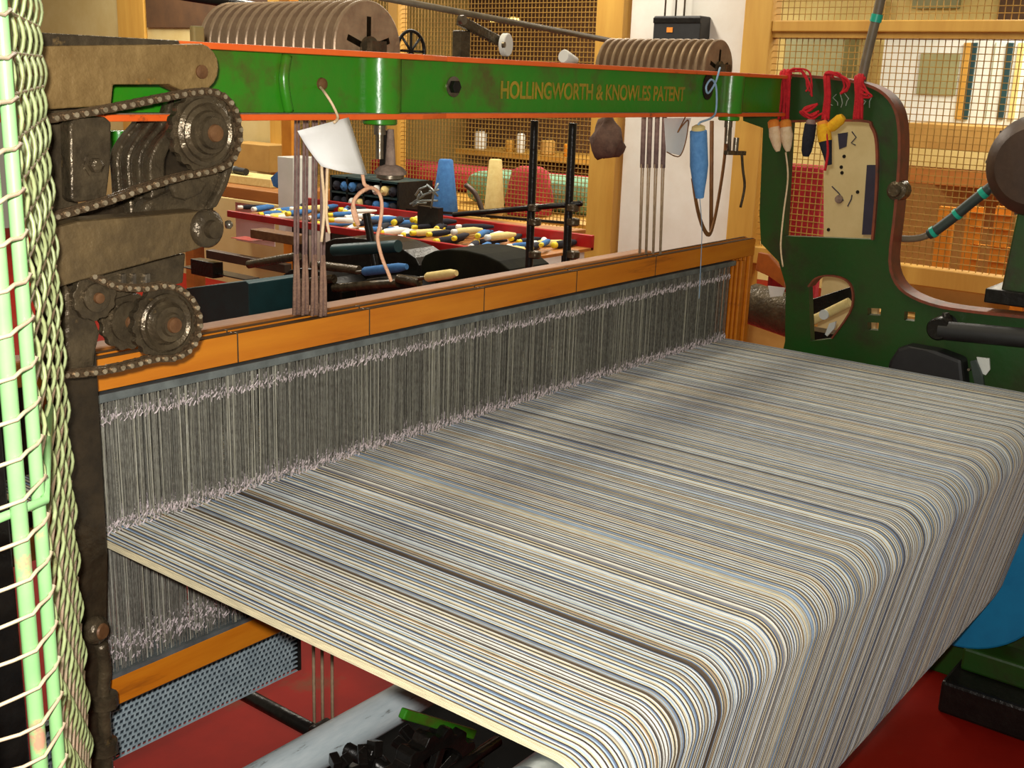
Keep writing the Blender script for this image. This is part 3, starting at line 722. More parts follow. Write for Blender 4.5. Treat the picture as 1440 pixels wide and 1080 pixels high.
# ================================================================== MESH GUARD (left foreground)
GA = Vector((-0.47, -0.70, 0)); GB = P(90, 540, 1, -0.30); GB.z = 0
gd = thing('mesh_guard', (-0.47, -0.70, 0), 'pale green tube and crimped wire safety guard in front of the chain head', 'guard')
def vt(p, r, z0, z1, name, m): return MB().tube([(p.x, p.y, z0), (p.x, p.y, (z0+z1)/2), (p.x, p.y, z1)], r, 16).build(name, m, gd, smooth=True, auto=60)
tubeA = Vector((-0.4965, -0.716, 0))
vt(GA, 0.0058, 0.02, 2.1, 'guard_tube', 'guard_paint')
vt(tubeA, 0.0068, 0.02, 2.1, 'guard_tube', 'guard_paint')
vt(Vector((-0.540, -0.70, 0)), 0.006, 0.02, 2.1, 'guard_tube', 'guard_paint')
dirg = (GB-GA); L = dirg.length; dirg.normalize(); perp = Vector((-dirg.y, dirg.x, 0))
nw = 11; pitch = 0.034
for i in range(nw):
    p = GA+dirg*(0.030+(L-0.03)*i/(nw-1)); pts = []
    z = 0.1; k = 0
    while z < 2.1:
        pts.append(p+perp*(0.0042*math.sin(PI*(z/pitch)+PI*i))+dirg*(0.0022*math.cos(PI*(z/pitch)))+Vector((0, 0, z))); z += pitch/4
    MB().tube(pts, 0.0021, 5).build('upright_wire', 'guard_crimp', gd, smooth=True)
zz = 0.12; j = 0
gr = random.Random(5)
while zz < 2.08:
    pts = []
    tilt = gr.uniform(-.006, .006)
    # hook round the tubes, then run along the panel
    pts += [Vector((-0.56, -0.705, zz-0.012+tilt)), Vector((-0.515, -0.722, zz-0.006)), tubeA+Vector((0.0, -0.0092, zz-0.003)), tubeA+Vector((0.0095, -0.0035, zz)), GA+Vector((-0.002, -0.0082, zz+tilt*0.3)), GA+Vector((0.0078, -0.001, zz+0.003)), GA+Vector((0.004, 0.0075, zz+0.004))]
    for i in range(1, nw*2):
        s = 0.01+(L-0.01)*i/(nw*2-1)
        pts.append(GA+dirg*s+perp*(0.003*math.sin(PI*i+PI*j))+Vector((0, 0, zz+0.004)))
    MB().tube(pts, 0.0019, 5).build('cross_wire', 'guard_wire', gd, smooth=True)
    zz += pitch*(1+gr.uniform(-.06, .06)); j += 1
# stout stay bar half way down
zst = P(30, 700, 1, -0.70).z
MB().tube([Vector((-0.56, -0.71, zst-0.014)), GA+Vector((0, -0.010, zst-0.004)), GA+dirg*0.2+Vector((0, 0, zst+0.02))], 0.0042, 8).build('stay_bar', 'guard_paint', gd, smooth=True)

# ================================================================== TAG, STRINGS, PIRNS
def yarn(name, pts, r, m, label, cat='string', group=None):
    o = rebase(MB().tube(smoothpath(pts, 6), r, 7).build(name, m, None, smooth=True)); tag(o, label, cat, group); return o
pt = thing('paper_tag', P(470, 238, 1, -0.125), 'blank white paper tag hanging from a cream string on the green beam', 'tag')
nu, nv = 8, 6; vsx = []; fsx = []
q00, q10, q11, q01 = (418, 184), (490, 165), (516, 246), (452, 234)
for iv in range(nv+1):
    for iu in range(nu+1):
        u = iu/nu; v = iv/nv
        a = (q00[0]*(1-u)+q10[0]*u, q00[1]*(1-u)+q10[1]*u); b_ = (q01[0]*(1-u)+q11[0]*u, q01[1]*(1-u)+q11[1]*u)
        px = a[0]*(1-v)+b_[0]*v; py = a[1]*(1-v)+b_[1]*v
        px -= 2*math.sin(PI*v)*(1-u); py += 2*math.sin(PI*u)*v
        vsx.append(P(px, py, 1, -0.125-0.012*math.sin(PI*u)-0.010*v+0.01*math.sin(3*v+2*u)))
for iv in range(nv):
    for iu in range(nu):
        a = iv*(nu+1)+iu; fsx.append((a, a+1, a+nu+2, a+nu+1))
m_ = MB(); m_.add(vsx, fsx)
po = m_.build('sheet', 'paper', pt, smooth=True)
md = po.modifiers.new('solid', 'SOLIDIFY'); md.thickness = 0.0006
MB().tube(smoothpath([P(450, 122, 1, YW-0.004), P(458, 132, 1, -0.1), P(468, 148, 1, -0.112), P(475, 165, 1, -0.13), P(470, 172, 1, -0.142)], 5), 0.0024, 7).build('string', 'yarn_cream', pt, smooth=True)
yarn('yarn_end', [P(452, 228, 1, -0.118), P(453, 246, 1, -0.130), P(456, 290, 1, -0.133), P(452, 340, 1, -0.133)], 0.0027, 'yarn_cream', 'longer cream yarn end dangling below the paper tag', 'yarn')
yarn('yarn_end', [P(461, 229, 1, -0.118), P(460, 246, 1, -0.130), P(459, 300, 1, -0.134), P(463, 328, 1, -0.134)], 0.0027, 'yarn_cream', 'shorter cream yarn end with knot dangling below the paper tag', 'yarn')
yarn('yarn_loop', [P(509, 236, 1, -0.135), P(512, 258, 1, -0.135), P(518, 264, 1, -0.135), P(504, 273, 1, -0.135), P(496, 290, 1, -0.135), P(499, 308, 1, -0.135), P(504, 316, 1, -0.135), P(500, 300, 1, -0.137), P(497, 284, 1, -0.138), P(508, 270, 1, -0.138), P(522, 264, 1, -0.138), P(533, 272, 1, -0.137), P(537, 290, 1, -0.136), P(534, 318, 1, -0.135), P(531, 335, 1, -0.135), P(537, 362, 1, -0.135), P(546, 384, 1, -0.135), P(550, 395, 1, -0.135)], 0.0034, 'yarn_peach', 'peach coloured yarn loop hanging from the corner of the paper tag', 'yarn')
yj = random.Random(31)
def tangle(name, pxs, r, m, label, x):
    b = MB()
    start = P(pxs[0][0], pxs[0][1], 0, x)
    for k in range(4):
        pts = [start]+[P(a+yj.uniform(-5, 5), c+yj.uniform(-4, 4), 0, x-yj.uniform(0, 0.01)) for a, c in pxs[1:]]
        b.tube(smoothpath(pts, 6), r*0.5, 6)
    o = rebase(b.build(name, m, None, smooth=True)); tag(o, label, 'yarn'); return o
# pale blue pirn
def pirn(name, top, bot, prof, mats, label, group=None, cat='pirn'):
    """prof: list of parts (name, material, [(t, r)...]) with t from 0 top to 1 bottom"""
    o = thing(name, bot, label, cat, group)
    d = bot-top; ln = d.length
    for nm, m, pf in prof:
        MB().lathe(top, d, [(t*ln, r) for t, r in pf], 20).build(nm, m, o, smooth=True, auto=50)
    return o
pirn('pirn', P(982, 176, 1, -0.092), P(984, 278, 1, -0.092), [('yarn_body', 'yarn_blue', [(0.05, 0.014), (0.08, 0.022), (0.55, 0.024), (0.72, 0.020), (0.93, 0.013), (1.0, 0.011)]), ('nose', 'cone_cream', [(0.0, 0.010), (0.02, 0.017), (0.07, 0.018)])], None, 'pale blue wound pirn hanging on a string from the green beam')
yarn('blue_string', [P(1012, 100, 1, -0.02)+Vector((0, 0, 0.006)), P(1012, 97, 1, -0.074), P(1006, 116, 1, -0.073), P(996, 131, 1, -0.073), P(993, 122, 1, -0.073), P(1000, 112, 1, -0.074), P(1007, 122, 1, -0.074), P(1007, 155, 1, -0.074), P(1000, 166, 1, -0.084), P(985, 172, 1, -0.092), P(982, 176, 1, -0.092)], 0.0028, 'string_blue', 'knotted pale blue string looped over the green beam above the blue pirn')
yarn('loose_thread', [P(984, 279, 1, -0.092), P(987, 320, 1, -0.06), P(986, 360, 1, -0.015), P(983, 420, 1, -0.012)], 0.0011, 'string_blue', 'thin pale thread running down from the blue pirn past the shaft rail', 'thread')
# leather strap loop, small card
o = MB()
pts = smoothpath([P(974, 250, 1, 0.02), P(980, 290, 1, 0.02), P(988, 318, 1, 0.02), P(997, 330, 1, 0.02), P(1004, 312, 1, 0.02), P(1012, 270, 1, 0.02), P(1019, 220, 1, 0.02), P(1022, 168, 1, 0.02)], 5)
for i in range(len(pts)-1): o.obox(pts[i], pts[i+1], 0.004, 0.012)
tag(rebase(o.build('leather_strap', 'leather', None)), 'worn brown leather strap loop hanging behind the blue pirn', 'strap')
o = MB().tube([P(1001, 170, 1, 0.03), P(1000, 325, 1, 0.03)], 0.006, 8).build('picking_strap', 'leather', None, smooth=True)
tag(rebase(o), 'straight brown strap hanging inside the leather loop', 'strap')
cd = MB().prism(poly([(934, 166), (972, 166), (958, 219), (937, 214)], 1, -0.035), (0, 0.0008, 0)).build('hanging_card', 'paper', None)
tag(rebase(cd), 'small white card hanging under the beam between cords and blue pirn', 'card')
yarn('card_wire', [P(966, 160, 1, -0.04), P(960, 172, 1, -0.045), P(953, 186, 1, -0.047), P(960, 176, 1, -0.05), P(968, 170, 1, -0.05), P(964, 200, 1, -0.045), P(955, 220, 1, -0.04), P(938, 214, 1, -0.038)], 0.0016, 'leather', 'bent brown wire around the small white card', 'wire')
# red yarn wrapped over the frame arch with pirns hung on it
XA = XR-0.032
def wrap(px0, px1, label):
    pts = []
    n = 5
    for k in range(n):
        a = px0+(px1-px0)*k/(n-1)+yj.uniform(-2, 2)
        pts += [P(a+yj.uniform(-3, 3), 168, 0, XA), P(a+2, 135, 0, XA-0.004), P(a+1, 104+0.06*(a-1100), 0, XA), P(a+5, 102+0.06*(a-1100), 0, XA+0.05), P(a+6, 104+0.06*(a-1100), 0, XA)]
    return yarn('red_yarn', pts, 0.0042, 'yarn_red', label, 'yarn')
wrap(1099, 1108, 'red yarn wound round the arch above the cream pirns')
wrap(1158, 1163, 'red yarn wound round the arch above the yellow banded pirn')
wrap(1203, 1208, 'red yarn wound round the arch beside the chalk marks')
tangle('red_yarn', [(1108, 101), (1120, 99), (1132, 104), (1138, 118), (1137, 132)], 0.006, 'yarn_red', 'curled tail of red yarn lying over the arch edge', XA)
tangle('red_yarn', [(1160, 104), (1172, 104), (1186, 108), (1192, 120), (1185, 130)], 0.007, 'yarn_red', 'thick clump of red yarn lying on top of the arch', XA)
tangle('red_yarn', [(1205, 115), (1215, 122), (1222, 134), (1210, 133)], 0.005, 'yarn_red', 'frayed red yarn end next to the arch corner', XA)
yarn('red_yarn', [P(1160, 160, 0, XA), P(1162, 185, 0, XA-0.03), P(1164, 215, 0, XA-0.03), P(1160, 240, 0, XA-0.03)], 0.004, 'yarn_red', 'red yarn end hanging below the yellow banded pirn', 'yarn')
tangle('red_yarn', [(1150, 146), (1138, 155), (1128, 158), (1140, 164), (1152, 158)], 0.007, 'yarn_red', 'red yarn knot above the black pirn', XA)
for px, l2, (tx0, tx1) in ((1089, 'plain cream pirn with orange neck, left of its twin on the arch', (1087, 1094)), (1105, 'cream pirn with orange neck beside a matching one on the arch', (1104, 1108))):
    pirn('pirn', P(tx0, 168, 0, XA-0.02), P(tx1, 213, 0, XA-0.02), [('yarn_body', 'yarn_cream', [(0.22, 0.016), (0.5, 0.019), (0.85, 0.012), (1, 0.006)]), ('neck', 'yarn_orange', [(0, 0.011), (0.06, 0.017), (0.24, 0.0175)])], None, 'cream wound pirn with orange neck hung on red yarn from the arch', 'cream pirns on the arch')
pirn('pirn', P(1141, 168, 0, XA-0.02), P(1133, 220, 0, XA-0.02), [('yarn_body', 'yarn_navy', [(0.12, 0.017), (0.5, 0.018), (0.85, 0.015), (1, 0.009)]), ('neck', 'cord_purple', [(0, 0.010), (0.05, 0.014), (0.14, 0.015)])], None, 'black wound pirn hung on the arch, no coloured band')
pirn('pirn', P(1156, 170, 0, XA-0.02), P(1166, 232, 0, XA-0.02), [('yarn_body', 'yarn_navy', [(0.45, 0.019), (0.7, 0.014), (1, 0.008)]), ('band', 'yarn_yellow', [(0.08, 0.016), (0.30, 0.020), (0.46, 0.0195)]), ('neck', 'yarn_orange', [(0, 0.010), (0.03, 0.015), (0.1, 0.016)])], None, 'black pirn with a wide yellow band hung on the arch')
pirn('pirn', P(1186, 164, 0, XA-0.012), P(1165, 182, 0, XA-0.012), [('yarn_body', 'yarn_yellow', [(0.0, 0.010), (0.2, 0.016), (0.8, 0.016), (1, 0.010)])], None, 'short bright yellow bobbin tied crosswise under the arch', cat='bobbin')
yarn('white_string', [P(1105, 214, 0, XA-0.02), P(1108, 250, 0, XA-0.02), P(1102, 300, 0, XA-0.02), P(1098, 345, 0, XA-0.02), P(1101, 375, 0, XA-0.01)], 0.0026, 'yarn_cream', 'frayed white string hanging from the cream pirns', 'string')
# chalk marks on the arch
cr_ = random.Random(9)
for cx in (1167, 1176, 1184, 1192, 1214, 1222):
    b = MB(); q = [P(cx+cr_.uniform(-5, 5), 132+6*k+cr_.uniform(-2, 2), 0, XR-0.0012) for k in range(4)]
    for k in range(3): b.obox(q[k], q[k+1], 0.0012, 0.005, hint=Vector((1, 0, 0)))
    o = b.build('chalk_mark', 'chalk', loom); o['label'] = 'scribbled white chalk mark'
# brown rag on the beam behind
bm_ = bmesh.new(); bmesh.ops.create_icosphere(bm_, subdivisions=3, radius=1)
rg = random.Random(4)
cpt = P(853, 195, 0, 2.3)
rme = bpy.data.meshes.new('rag')
for v in bm_.verts:
    n = v.co.copy(); f = 1+0.13*math.sin(5*n.x+2*n.z)+0.10*math.sin(7*n.y+2*n.z+1)
    v.co = Vector((n.x*0.045*f, n.y*0.045*f*(1+0.4*(n.z < 0)), n.z*0.07*f))
bm_.to_mesh(rme); bm_.free(); rme.materials.append(MATS['rag'])
for p in rme.polygons: p.use_smooth = True
ro = bpy.data.objects.new('rag', rme); C.objects.link(ro); ro.location = cpt
tag(ro, 'crumpled brown rag hung on the yellow post behind the loom', 'rag')

# rods and small gear above the beam, behind it
o = rebase(MB().tube([P(535, -4, 1, 0.62), P(905, 66, 1, 0.62)], 0.009, 10).build('control_rod', 'conduit', None, smooth=True)); tag(o, 'long slim brown rod slanting above the beam', 'rod')
o = rebase(MB().tube([P(250, -8, 1, 0.7), P(372, 12, 1, 0.7)], 0.012, 10).build('control_rod', 'iron_black', None, smooth=True)); tag(o, 'dark rod end above the pulley stack near the chain head', 'rod')
ra = thing('roller_arm', P(650, 70, 1, 0.45), 'short iron arm with a white roller wheel above the beam', 'roller arm')
MB().obox(P(645, 28, 1, 0.45), P(706, 60, 1, 0.45), 0.016, 0.026).build('arm', 'iron_oily', ra, bevel=0.003)
MB().lathe(P(707, 63, 1, 0.44), (0.25, -1, 0), [(0, 0.028), (0.002, 0.030), (0.016, 0.030), (0.018, 0.028)], 24).build('wheel', 'plastic_white', ra, smooth=True, auto=40)
MB().lathe(P(707, 63, 1, 0.422), (0.25, -1, 0), [(0, 0.009), (0.006, 0.008)], 12).build('axle_bolt', 'steel_edge', ra, smooth=True, auto=40)
MB().lathe(P(648, 28, 1, 0.44), (0, -1, 0), [(0, 0.012), (0.012, 0.012)], 12).build('pivot', 'steel_edge', ra, smooth=True, auto=40)
_m = P(655, 60, 1, 0.45)
MB().box((_m.x-0.02, 0.45, 1.672), (_m.x+0.02, 0.48, _m.z+0.03)).build('mount', 'iron_oily', ra, bevel=0.003)
hw = loom
cc_ = P(578, 72, 1, 0.3)
MB().tube([cc_+Vector((0.045*math.cos(t), 0, 0.045*math.sin(t))) for t in [2*PI*k/28 for k in range(28)]], 0.004, 8, closed=True).build('hand_wheel', 'iron_black', hw, smooth=True)
for k in range(4):
    t = PI*k/4; v_ = Vector((0.045*math.cos(t), 0, 0.045*math.sin(t)))
    MB().tube([cc_-v_, cc_+v_], 0.003, 6).build('wheel_spoke', 'iron_black', hw, smooth=True)
cn = thing('yarn_cone', P(800, 86, 1, 0.25), 'small white cone lying on top of the green beam', 'cone')
MB().lathe(P(792, 79, 1, 0.25), P(820, 88, 1, 0.25)-P(792, 79, 1, 0.25), [(0, 0.016), (0.004, 0.018), (0.06, 0.008), (0.065, 0.004)], 18).build('cone_body', 'plastic_white', cn, smooth=True, auto=40)

# ================================================================== UNDER THE LOOM
nt_ = thing('net_screen', (0.2, 0.10, 0.44), 'blue grey woven wire screen panel below the wooden shafts', 'screen')
XN0, XN1, ZN0, ZN1, YN = -0.06, 0.535, 0.440, 0.560, 0.135
MB().box((XN0, YN+0.006, ZN0), (XN1, YN+0.010, ZN1)).build('backing', 'net_back', nt_)
b = MB(); rows = 11
for r_ in range(rows+1):
    z = ZN0+(ZN1-ZN0)*r_/rows; b.box((XN0, YN-0.003, z-0.0012), (XN1, YN+0.001, z+0.0012))
    if r_ < rows:
        k = int((XN1-XN0)/0.0115)-1
        for i in range(k+1):
            x = XN0+0.0115*(i+0.5*(r_ % 2)); b.obox((x, YN, z), (x+0.003, YN, z+(ZN1-ZN0)/rows), 0.0022, 0.003)
o = b.build('woven_wire', 'net_wire', nt_); o['kind'] = 'stuff'
MB().box((XN0, YN-0.006, ZN1), (XN1, YN+0.012, ZN1+0.012)).build('top_edge', 'iron_black', nt_)
MB().box((XN1, YN-0.006, ZN0), (XN1+0.008, YN+0.012, ZN1)).build('end_edge', 'iron_black', nt_)
for x in (-0.05,):
    MB().box((x, YN+0.01, 0), (x+0.02, YN+0.03, ZN0+0.05)).build('leg', 'iron_black', nt_)
# dark gearing low under the warp
dg_ = thing('drive_gear', (0.50, -0.30, 0), 'black greasy toothed drive wheel and levers under the warp sheet', 'gear')
cg = P(610, 1120, 1, -0.30)
pts = []
for k in range(64):
    a = 2*PI*k/64; rr_ = 0.135 if (k % 4) < 2 else 0.122
    pts.append(cg+Vector((rr_*math.cos(a), 0, rr_*math.sin(a))))
hole = [cg+Vector((0.095*math.cos(2*PI*k/32), 0, 0.095*math.sin(2*PI*k/32))) for k in range(32)]
MB().prism([pts, hole], (0, 0.04, 0)).build('gear_rim', 'iron_black', dg_, bevel=0.002)
for k in range(4):
    a = PI*k/4+0.35; v_ = Vector((0.1*math.cos(a), 0.02, 0.1*math.sin(a))); w_ = Vector((-0.1*math.cos(a), 0.02, -0.1*math.sin(a)))
    MB().obox(cg+v_, cg+w_, 0.018, 0.02).build('spoke', 'iron_black', dg_, bevel=0.003)
MB().lathe(cg+Vector((0, 0.06, 0)), (0, -1, 0), [(0, 0.03), (0.08, 0.03), (0.082, 0.02)], 20).build('hub', 'iron_black', dg_, smooth=True, auto=40)
MB().obox(P(566, 1003, 1, -0.27), P(665, 1032, 1, -0.27), 0.016, 0.02).build('green_lever', 'green_paint', dg_, bevel=0.003)
MB().tube([P(600, 1110, 1, -0.34), P(700, 1042, 1, -0.34)], 0.012, 10).build('push_rod', 'iron_black', dg_, smooth=True)
MB().tube([(cg.x, cg.y+0.05, cg.z), (cg.x, 0.6, cg.z)], 0.016, 12).build('gear_shaft', 'iron_black', dg_, smooth=True)
MB().prism([(cg.x-0.06, 0.0, 0), (cg.x+0.06, 0.0, 0), (cg.x+0.025, 0.0, cg.z+0.03), (cg.x-0.025, 0.0, cg.z+0.03)], (0, 0.03, 0)).build('pedestal', 'iron_black', dg_, bevel=0.004)
# loose roller chain lying along the cross tube
ot = thing('dark_tray', (1.15, -0.05, 0), 'shallow black tray added on the red floor to darken the area under the warp', 'tray')  # invented tray, added to turn the floor under the warp black
MB().box((0.62, -0.40, 0), (1.7, 0.34, 0.012)).build('tray_base', 'tray_black', ot)
for lo, hi in (((0.62, -0.40, 0.012), (1.7, -0.388, 0.05)), ((0.62, 0.328, 0.012), (1.7, 0.34, 0.05)), ((0.62, -0.388, 0.012), (0.632, 0.328, 0.05)), ((1.688, -0.388, 0.012), (1.7, 0.328, 0.05))):
    MB().box(lo, hi).build('tray_lip', 'tray_black', ot)
tr = thing('treadle_chain', (0.42, -0.12, 0), 'pile of black greasy pattern chain bars under the pale cross tube', 'chain')
rb = random.Random(8)
for k in range(92):
    px = 440+4.2*k
    lo = 1085-0.42*(px-420) if px < 560 else 1015+0.42*(px-560)
    a = P(px+rb.uniform(-12, 12), lo+rb.uniform(10, 75), 1, -0.15); d = Vector((rb.uniform(-.02, .02), rb.uniform(-.03, .03), rb.uniform(-.018, .018)))
    MB().obox(a-d, a+d, rb.uniform(.012, .026), rb.uniform(.012, .026)).build('chain_bar', 'iron_black', tr, bevel=0.002)
MB().prism([(0.30, -0.10, 0), (0.86, -0.10, 0), (0.86, -0.10, 0.20), (0.84, -0.10, 0.235), (0.32, -0.10, 0.235), (0.30, -0.10, 0.20)], (0, 0.02, 0)).build('chain_trough', 'iron_black', tr, bevel=0.003)

# ================================================================== RIGHT SIDE: motor, cable, conduit
mo = thing('motor', P(1440, 320, 0, 2.36), 'dark brown round motor housing on a green pedestal at the loom end', 'motor')
mc = P(1468, 232, 0, 2.36)
MB().lathe(mc+Vector((-0.05, 0.0, 0)), (1, 0, 0), [(-0.05, 0.05), (-0.045, 0.10), (-0.02, 0.128), (0.0, 0.135), (0.13, 0.135), (0.15, 0.12), (0.155, 0.06)], 40).build('housing', 'motor_brown', mo, smooth=True, auto=35)
for k in range(10):
    a = 2*PI*k/10
    MB().obox(mc+Vector((-0.04, 0.136*math.cos(a), 0.136*math.sin(a))), mc+Vector((0.07, 0.136*math.cos(a), 0.136*math.sin(a))), 0.008, 0.008).build('cooling_fin', 'motor_brown', mo)
MB().lathe(mc+Vector((-0.012, 0.02, 0.13)), (0, 0, 1), [(0, 0.022), (0.02, 0.022), (0.022, 0.014)], 14).build('terminal_cap', 'motor_brown', mo, smooth=True, auto=40)
pb = mc+Vector((0, 0, -0.13))
MB().prism([(mc.x-0.05, mc.y+0.05, 1.17), (mc.x-0.05, mc.y-0.14, 1.17), (mc.x-0.05, mc.y-0.12, mc.z-0.1), (mc.x-0.05, mc.y+0.035, mc.z-0.1)], (0.12, 0, 0)).build('pedestal', 'green_shaded', mo, bevel=0.006)
MB().box((mc.x-0.07, mc.y-0.16, 1.145), (mc.x+0.10, mc.y+0.085, 1.185)).build('base_plate', 'iron_black', mo, bevel=0.004)
cb = thing('motor_cable', P(1255, 330, 0, 2.36), 'dark flexible cable with teal ties from frame to motor', 'cable')
pts = smoothpath([P(1248, 333, 0, 2.36), P(1280, 336, 0, 2.36), P(1306, 330, 0, 2.36), P(1335, 310, 0, 2.36), P(1362, 288, 0, 2.36), P(1395, 262, 0, 2.36)], 6)
MB().tube(pts[:13], 0.010, 10).build('sleeve', 'conduit', cb, smooth=True)
MB().tube(pts[12:], 0.015, 10).build('sleeve', 'cable_dark', cb, smooth=True)
for k in (13, 20, 27):
    MB().tube([pts[k], pts[k+1]], 0.0175, 10).build('tie', 'tape_teal', cb, smooth=True, auto=50)
cdt = thing('conduit_pipe', P(1212, 112, 0, 2.34), 'grey brown conduit with teal tape rising from the frame arch', 'pipe')
pts = smoothpath([P(1210, 122, 0, 2.335), P(1217, 88, 0, 2.335), P(1226, 50, 0, 2.335), P(1236, 10, 0, 2.335), P(1242, -30, 0, 2.335), P(1250, -160, 0, 2.335)], 5)
MB().tube(pts, 0.0135, 12).build('tube', 'conduit', cdt, smooth=True)
MB().tube([P(1231, 31, 0, 2.335), P(1234, 20, 0, 2.335)], 0.0165, 12).build('tape', 'tape_teal', cdt, smooth=True, auto=50)
# bolt lump on the arch leg, black handle bar, belt guard
MB().lathe(P(1262, 268, 0, XR-0.01), (-1, 0, 0), [(-0.03, 0.03), (0.01, 0.028), (0.016, 0.018), (0.03, 0.015)], 12).build('pinch_bolt', 'iron_oily', loom, smooth=True, auto=40)
hb = thing('brake_handle', P(1320, 475, 0, 2.22), 'thick black handle bar lying across the green side frame', 'handle')
MB().tube([P(1322, 464, 0, 2.22), P(1470, 478, 0, 2.22)], 0.026, 14).build('bar', 'plastic_black', hb, smooth=True, auto=50)
MB().lathe(P(1318, 463, 0, 2.20), (1, 0, 0), [(0, 0.028), (0.005, 0.032), (0.08, 0.032)], 16).build('pivot_hub', 'iron_black', hb, smooth=True, auto=40)
MB().tube([P(1330, 440, 0, 2.24), P(1332, 470, 0, 2.24)], 0.010, 8).build('stud', 'iron_black', hb, smooth=True)
bg = thing('belt_guard', P(1310, 540, 0, 2.24), 'black curved belt guard beside the far warp edge', 'guard')
MB().prism(poly([(1246, 522), (1250, 508), (1262, 490), (1275, 486), (1320, 494), (1352, 506), (1356, 545), (1350, 620), (1246, 610)], 0, 2.235), (0.06, 0, 0)).build('cover', 'plastic_black', bg, bevel=0.012)
MB().lathe(P(1362, 520, 0, 2.22), (1, 0, 0), [(0, 0.004), (0.06, 0.004)], 8).build('pin', 'steel_edge', bg)
lv = thing('side_lever', P(1370, 560, 0, 2.22), 'pale steel lever with bright plate near the brake handle', 'lever')
MB().prism(poly([(1364, 508), (1372, 506), (1382, 530), (1386, 560), (1376, 562), (1368, 530)], 0, 2.22), (0.01, 0, 0)).build('blade', 'cable_dark', lv, bevel=0.001)
MB().prism(poly([(1373, 502), (1391, 504), (1392, 520), (1386, 528), (1378, 524)], 0, 2.235), (0.008, 0, 0)).build('plate', 'cabinet_white', lv, bevel=0.001)
# timber rail and rusty shell seen between the shaft ends and the side frame
hd = thing('end_bracket', P(1085, 400, 0, 2.42), 'wooden guide bar and dark shell behind the shaft ends', 'bracket')
MB().prism(poly([(1066, 355), (1080, 358), (1104, 385), (1104, 405), (1080, 388), (1062, 380)], 0, 2.42), (0.02, 0, 0)).build('guide_bar', 'rail_wood_dark', hd, bevel=0.002)
MB().lathe(P(1092, 438, 0, 2.52), (0.2, 1, 0.1), [(-0.1, 0.06), (-0.09, 0.07), (0.1, 0.07), (0.11, 0.05)], 20).build('shell', 'iron_oily', hd, smooth=True, auto=40)
MB().prism(poly([(1080, 402), (1104, 405), (1100, 416), (1083, 418)], 0, 2.45), (0.004, 0, 0)).build('bright_plate', 'cabinet_white', hd)
# shuttle box parts seen in the oval opening
sb = thing('shuttle_box', P(1170, 480, 0, 2.55), 'dark shuttle box with bright steel fittings seen through the oval opening', 'shuttle box')
MB().prism(poly([(1128, 425), (1200, 402), (1212, 420), (1135, 450)], 0, 2.50), (0.05, 0, 0)).build('box_wall', 'iron_black', sb, bevel=0.004)
MB().tube([P(1140, 452, 0, 2.46), P(1195, 425, 0, 2.46)], 0.016, 10).build('spindle', 'cone_cream', sb, smooth=True, auto=50)
MB().lathe(P(1160, 442, 0, 2.45), (-1, 0, 0), [(0, 0.016), (0.01, 0.016)], 14).build('ring', 'cabinet_white', sb, smooth=True, auto=40)
MB().prism(poly([(1166, 455), (1175, 452), (1173, 462), (1163, 473), (1160, 470)], 0, 2.45), (0.01, 0, 0)).build('bright_lug', 'cabinet_white', sb)
MB().box(P(1215, 480, 0, 2.53)+Vector((0, 0, -0.05)), P(1120, 455, 0, 2.60)).build('box_floor', 'iron_black', sb)
# cream notice board behind the arch
nb = thing('notice_board', P(1185, 340, 0, 3.1), 'cream steel door panel with screws and scratches behind the arch', 'panel')
MB().prism(poly([(1158, 150), (1245, 150), (1245, 360), (1158, 360)], 0, 3.1), (0.03, 0, 0)).build('panel', 'board_cream', nb, bevel=0.003)
for a, b_ in ((1187, 220), (1184, 243), (1206, 270), (1165, 323), (1183, 235)):
    MB().lathe(P(a, b_, 0, 3.1), (-1, 0, 0), [(0, 0.007), (0.004, 0.005)], 10).build('screw', 'iron_black', nb)
MB().prism(poly([(1178, 188), (1192, 186), (1190, 206), (1180, 210)], 0, 3.097), (0.003, 0, 0)).build('latch', 'navy_strip', nb)
MB().lathe(P(1180, 280, 0, 3.1), (-1, 0, 0), [(0, 0.016), (0.008, 0.014)], 14).build('lock', 'dust', nb)
for q in ([(1198, 185), (1204, 193), (1197, 201), (1203, 204)], [(1170, 262), (1180, 272), (1186, 282)], [(1192, 290), (1197, 280), (1198, 274)]):
    MB().tube([P(a, b_, 0, 3.098) for a, b_ in q], 0.0022, 5).build('scratch', 'navy_strip', nb)
MB().prism(poly([(1219, 232), (1232, 232), (1228, 330), (1212, 330)], 0, 3.09), (0.01, 0, 0)).build('edge_strip', 'navy_strip', nb)
_a = P(1160, 360, 0, 3.12); _c = P(1243, 360, 0, 3.12)
MB().box((3.12, _c.y, 0), (3.14, _a.y, _a.z)).build('lower_panel', 'board_cream', nb)
for k_ in (0,):
    _q = P(1150, 330, 0, XW+0.30); _q.z = 0.0
    rc = MB().box(_q, P(1106, 228, 0, XW+0.45)).build('red_sack', 'cloth_red', None, bevel=0.05)
    tag(rebase(rc), 'red cloth bundle standing behind the wire mesh next to the door panel', 'bundle')

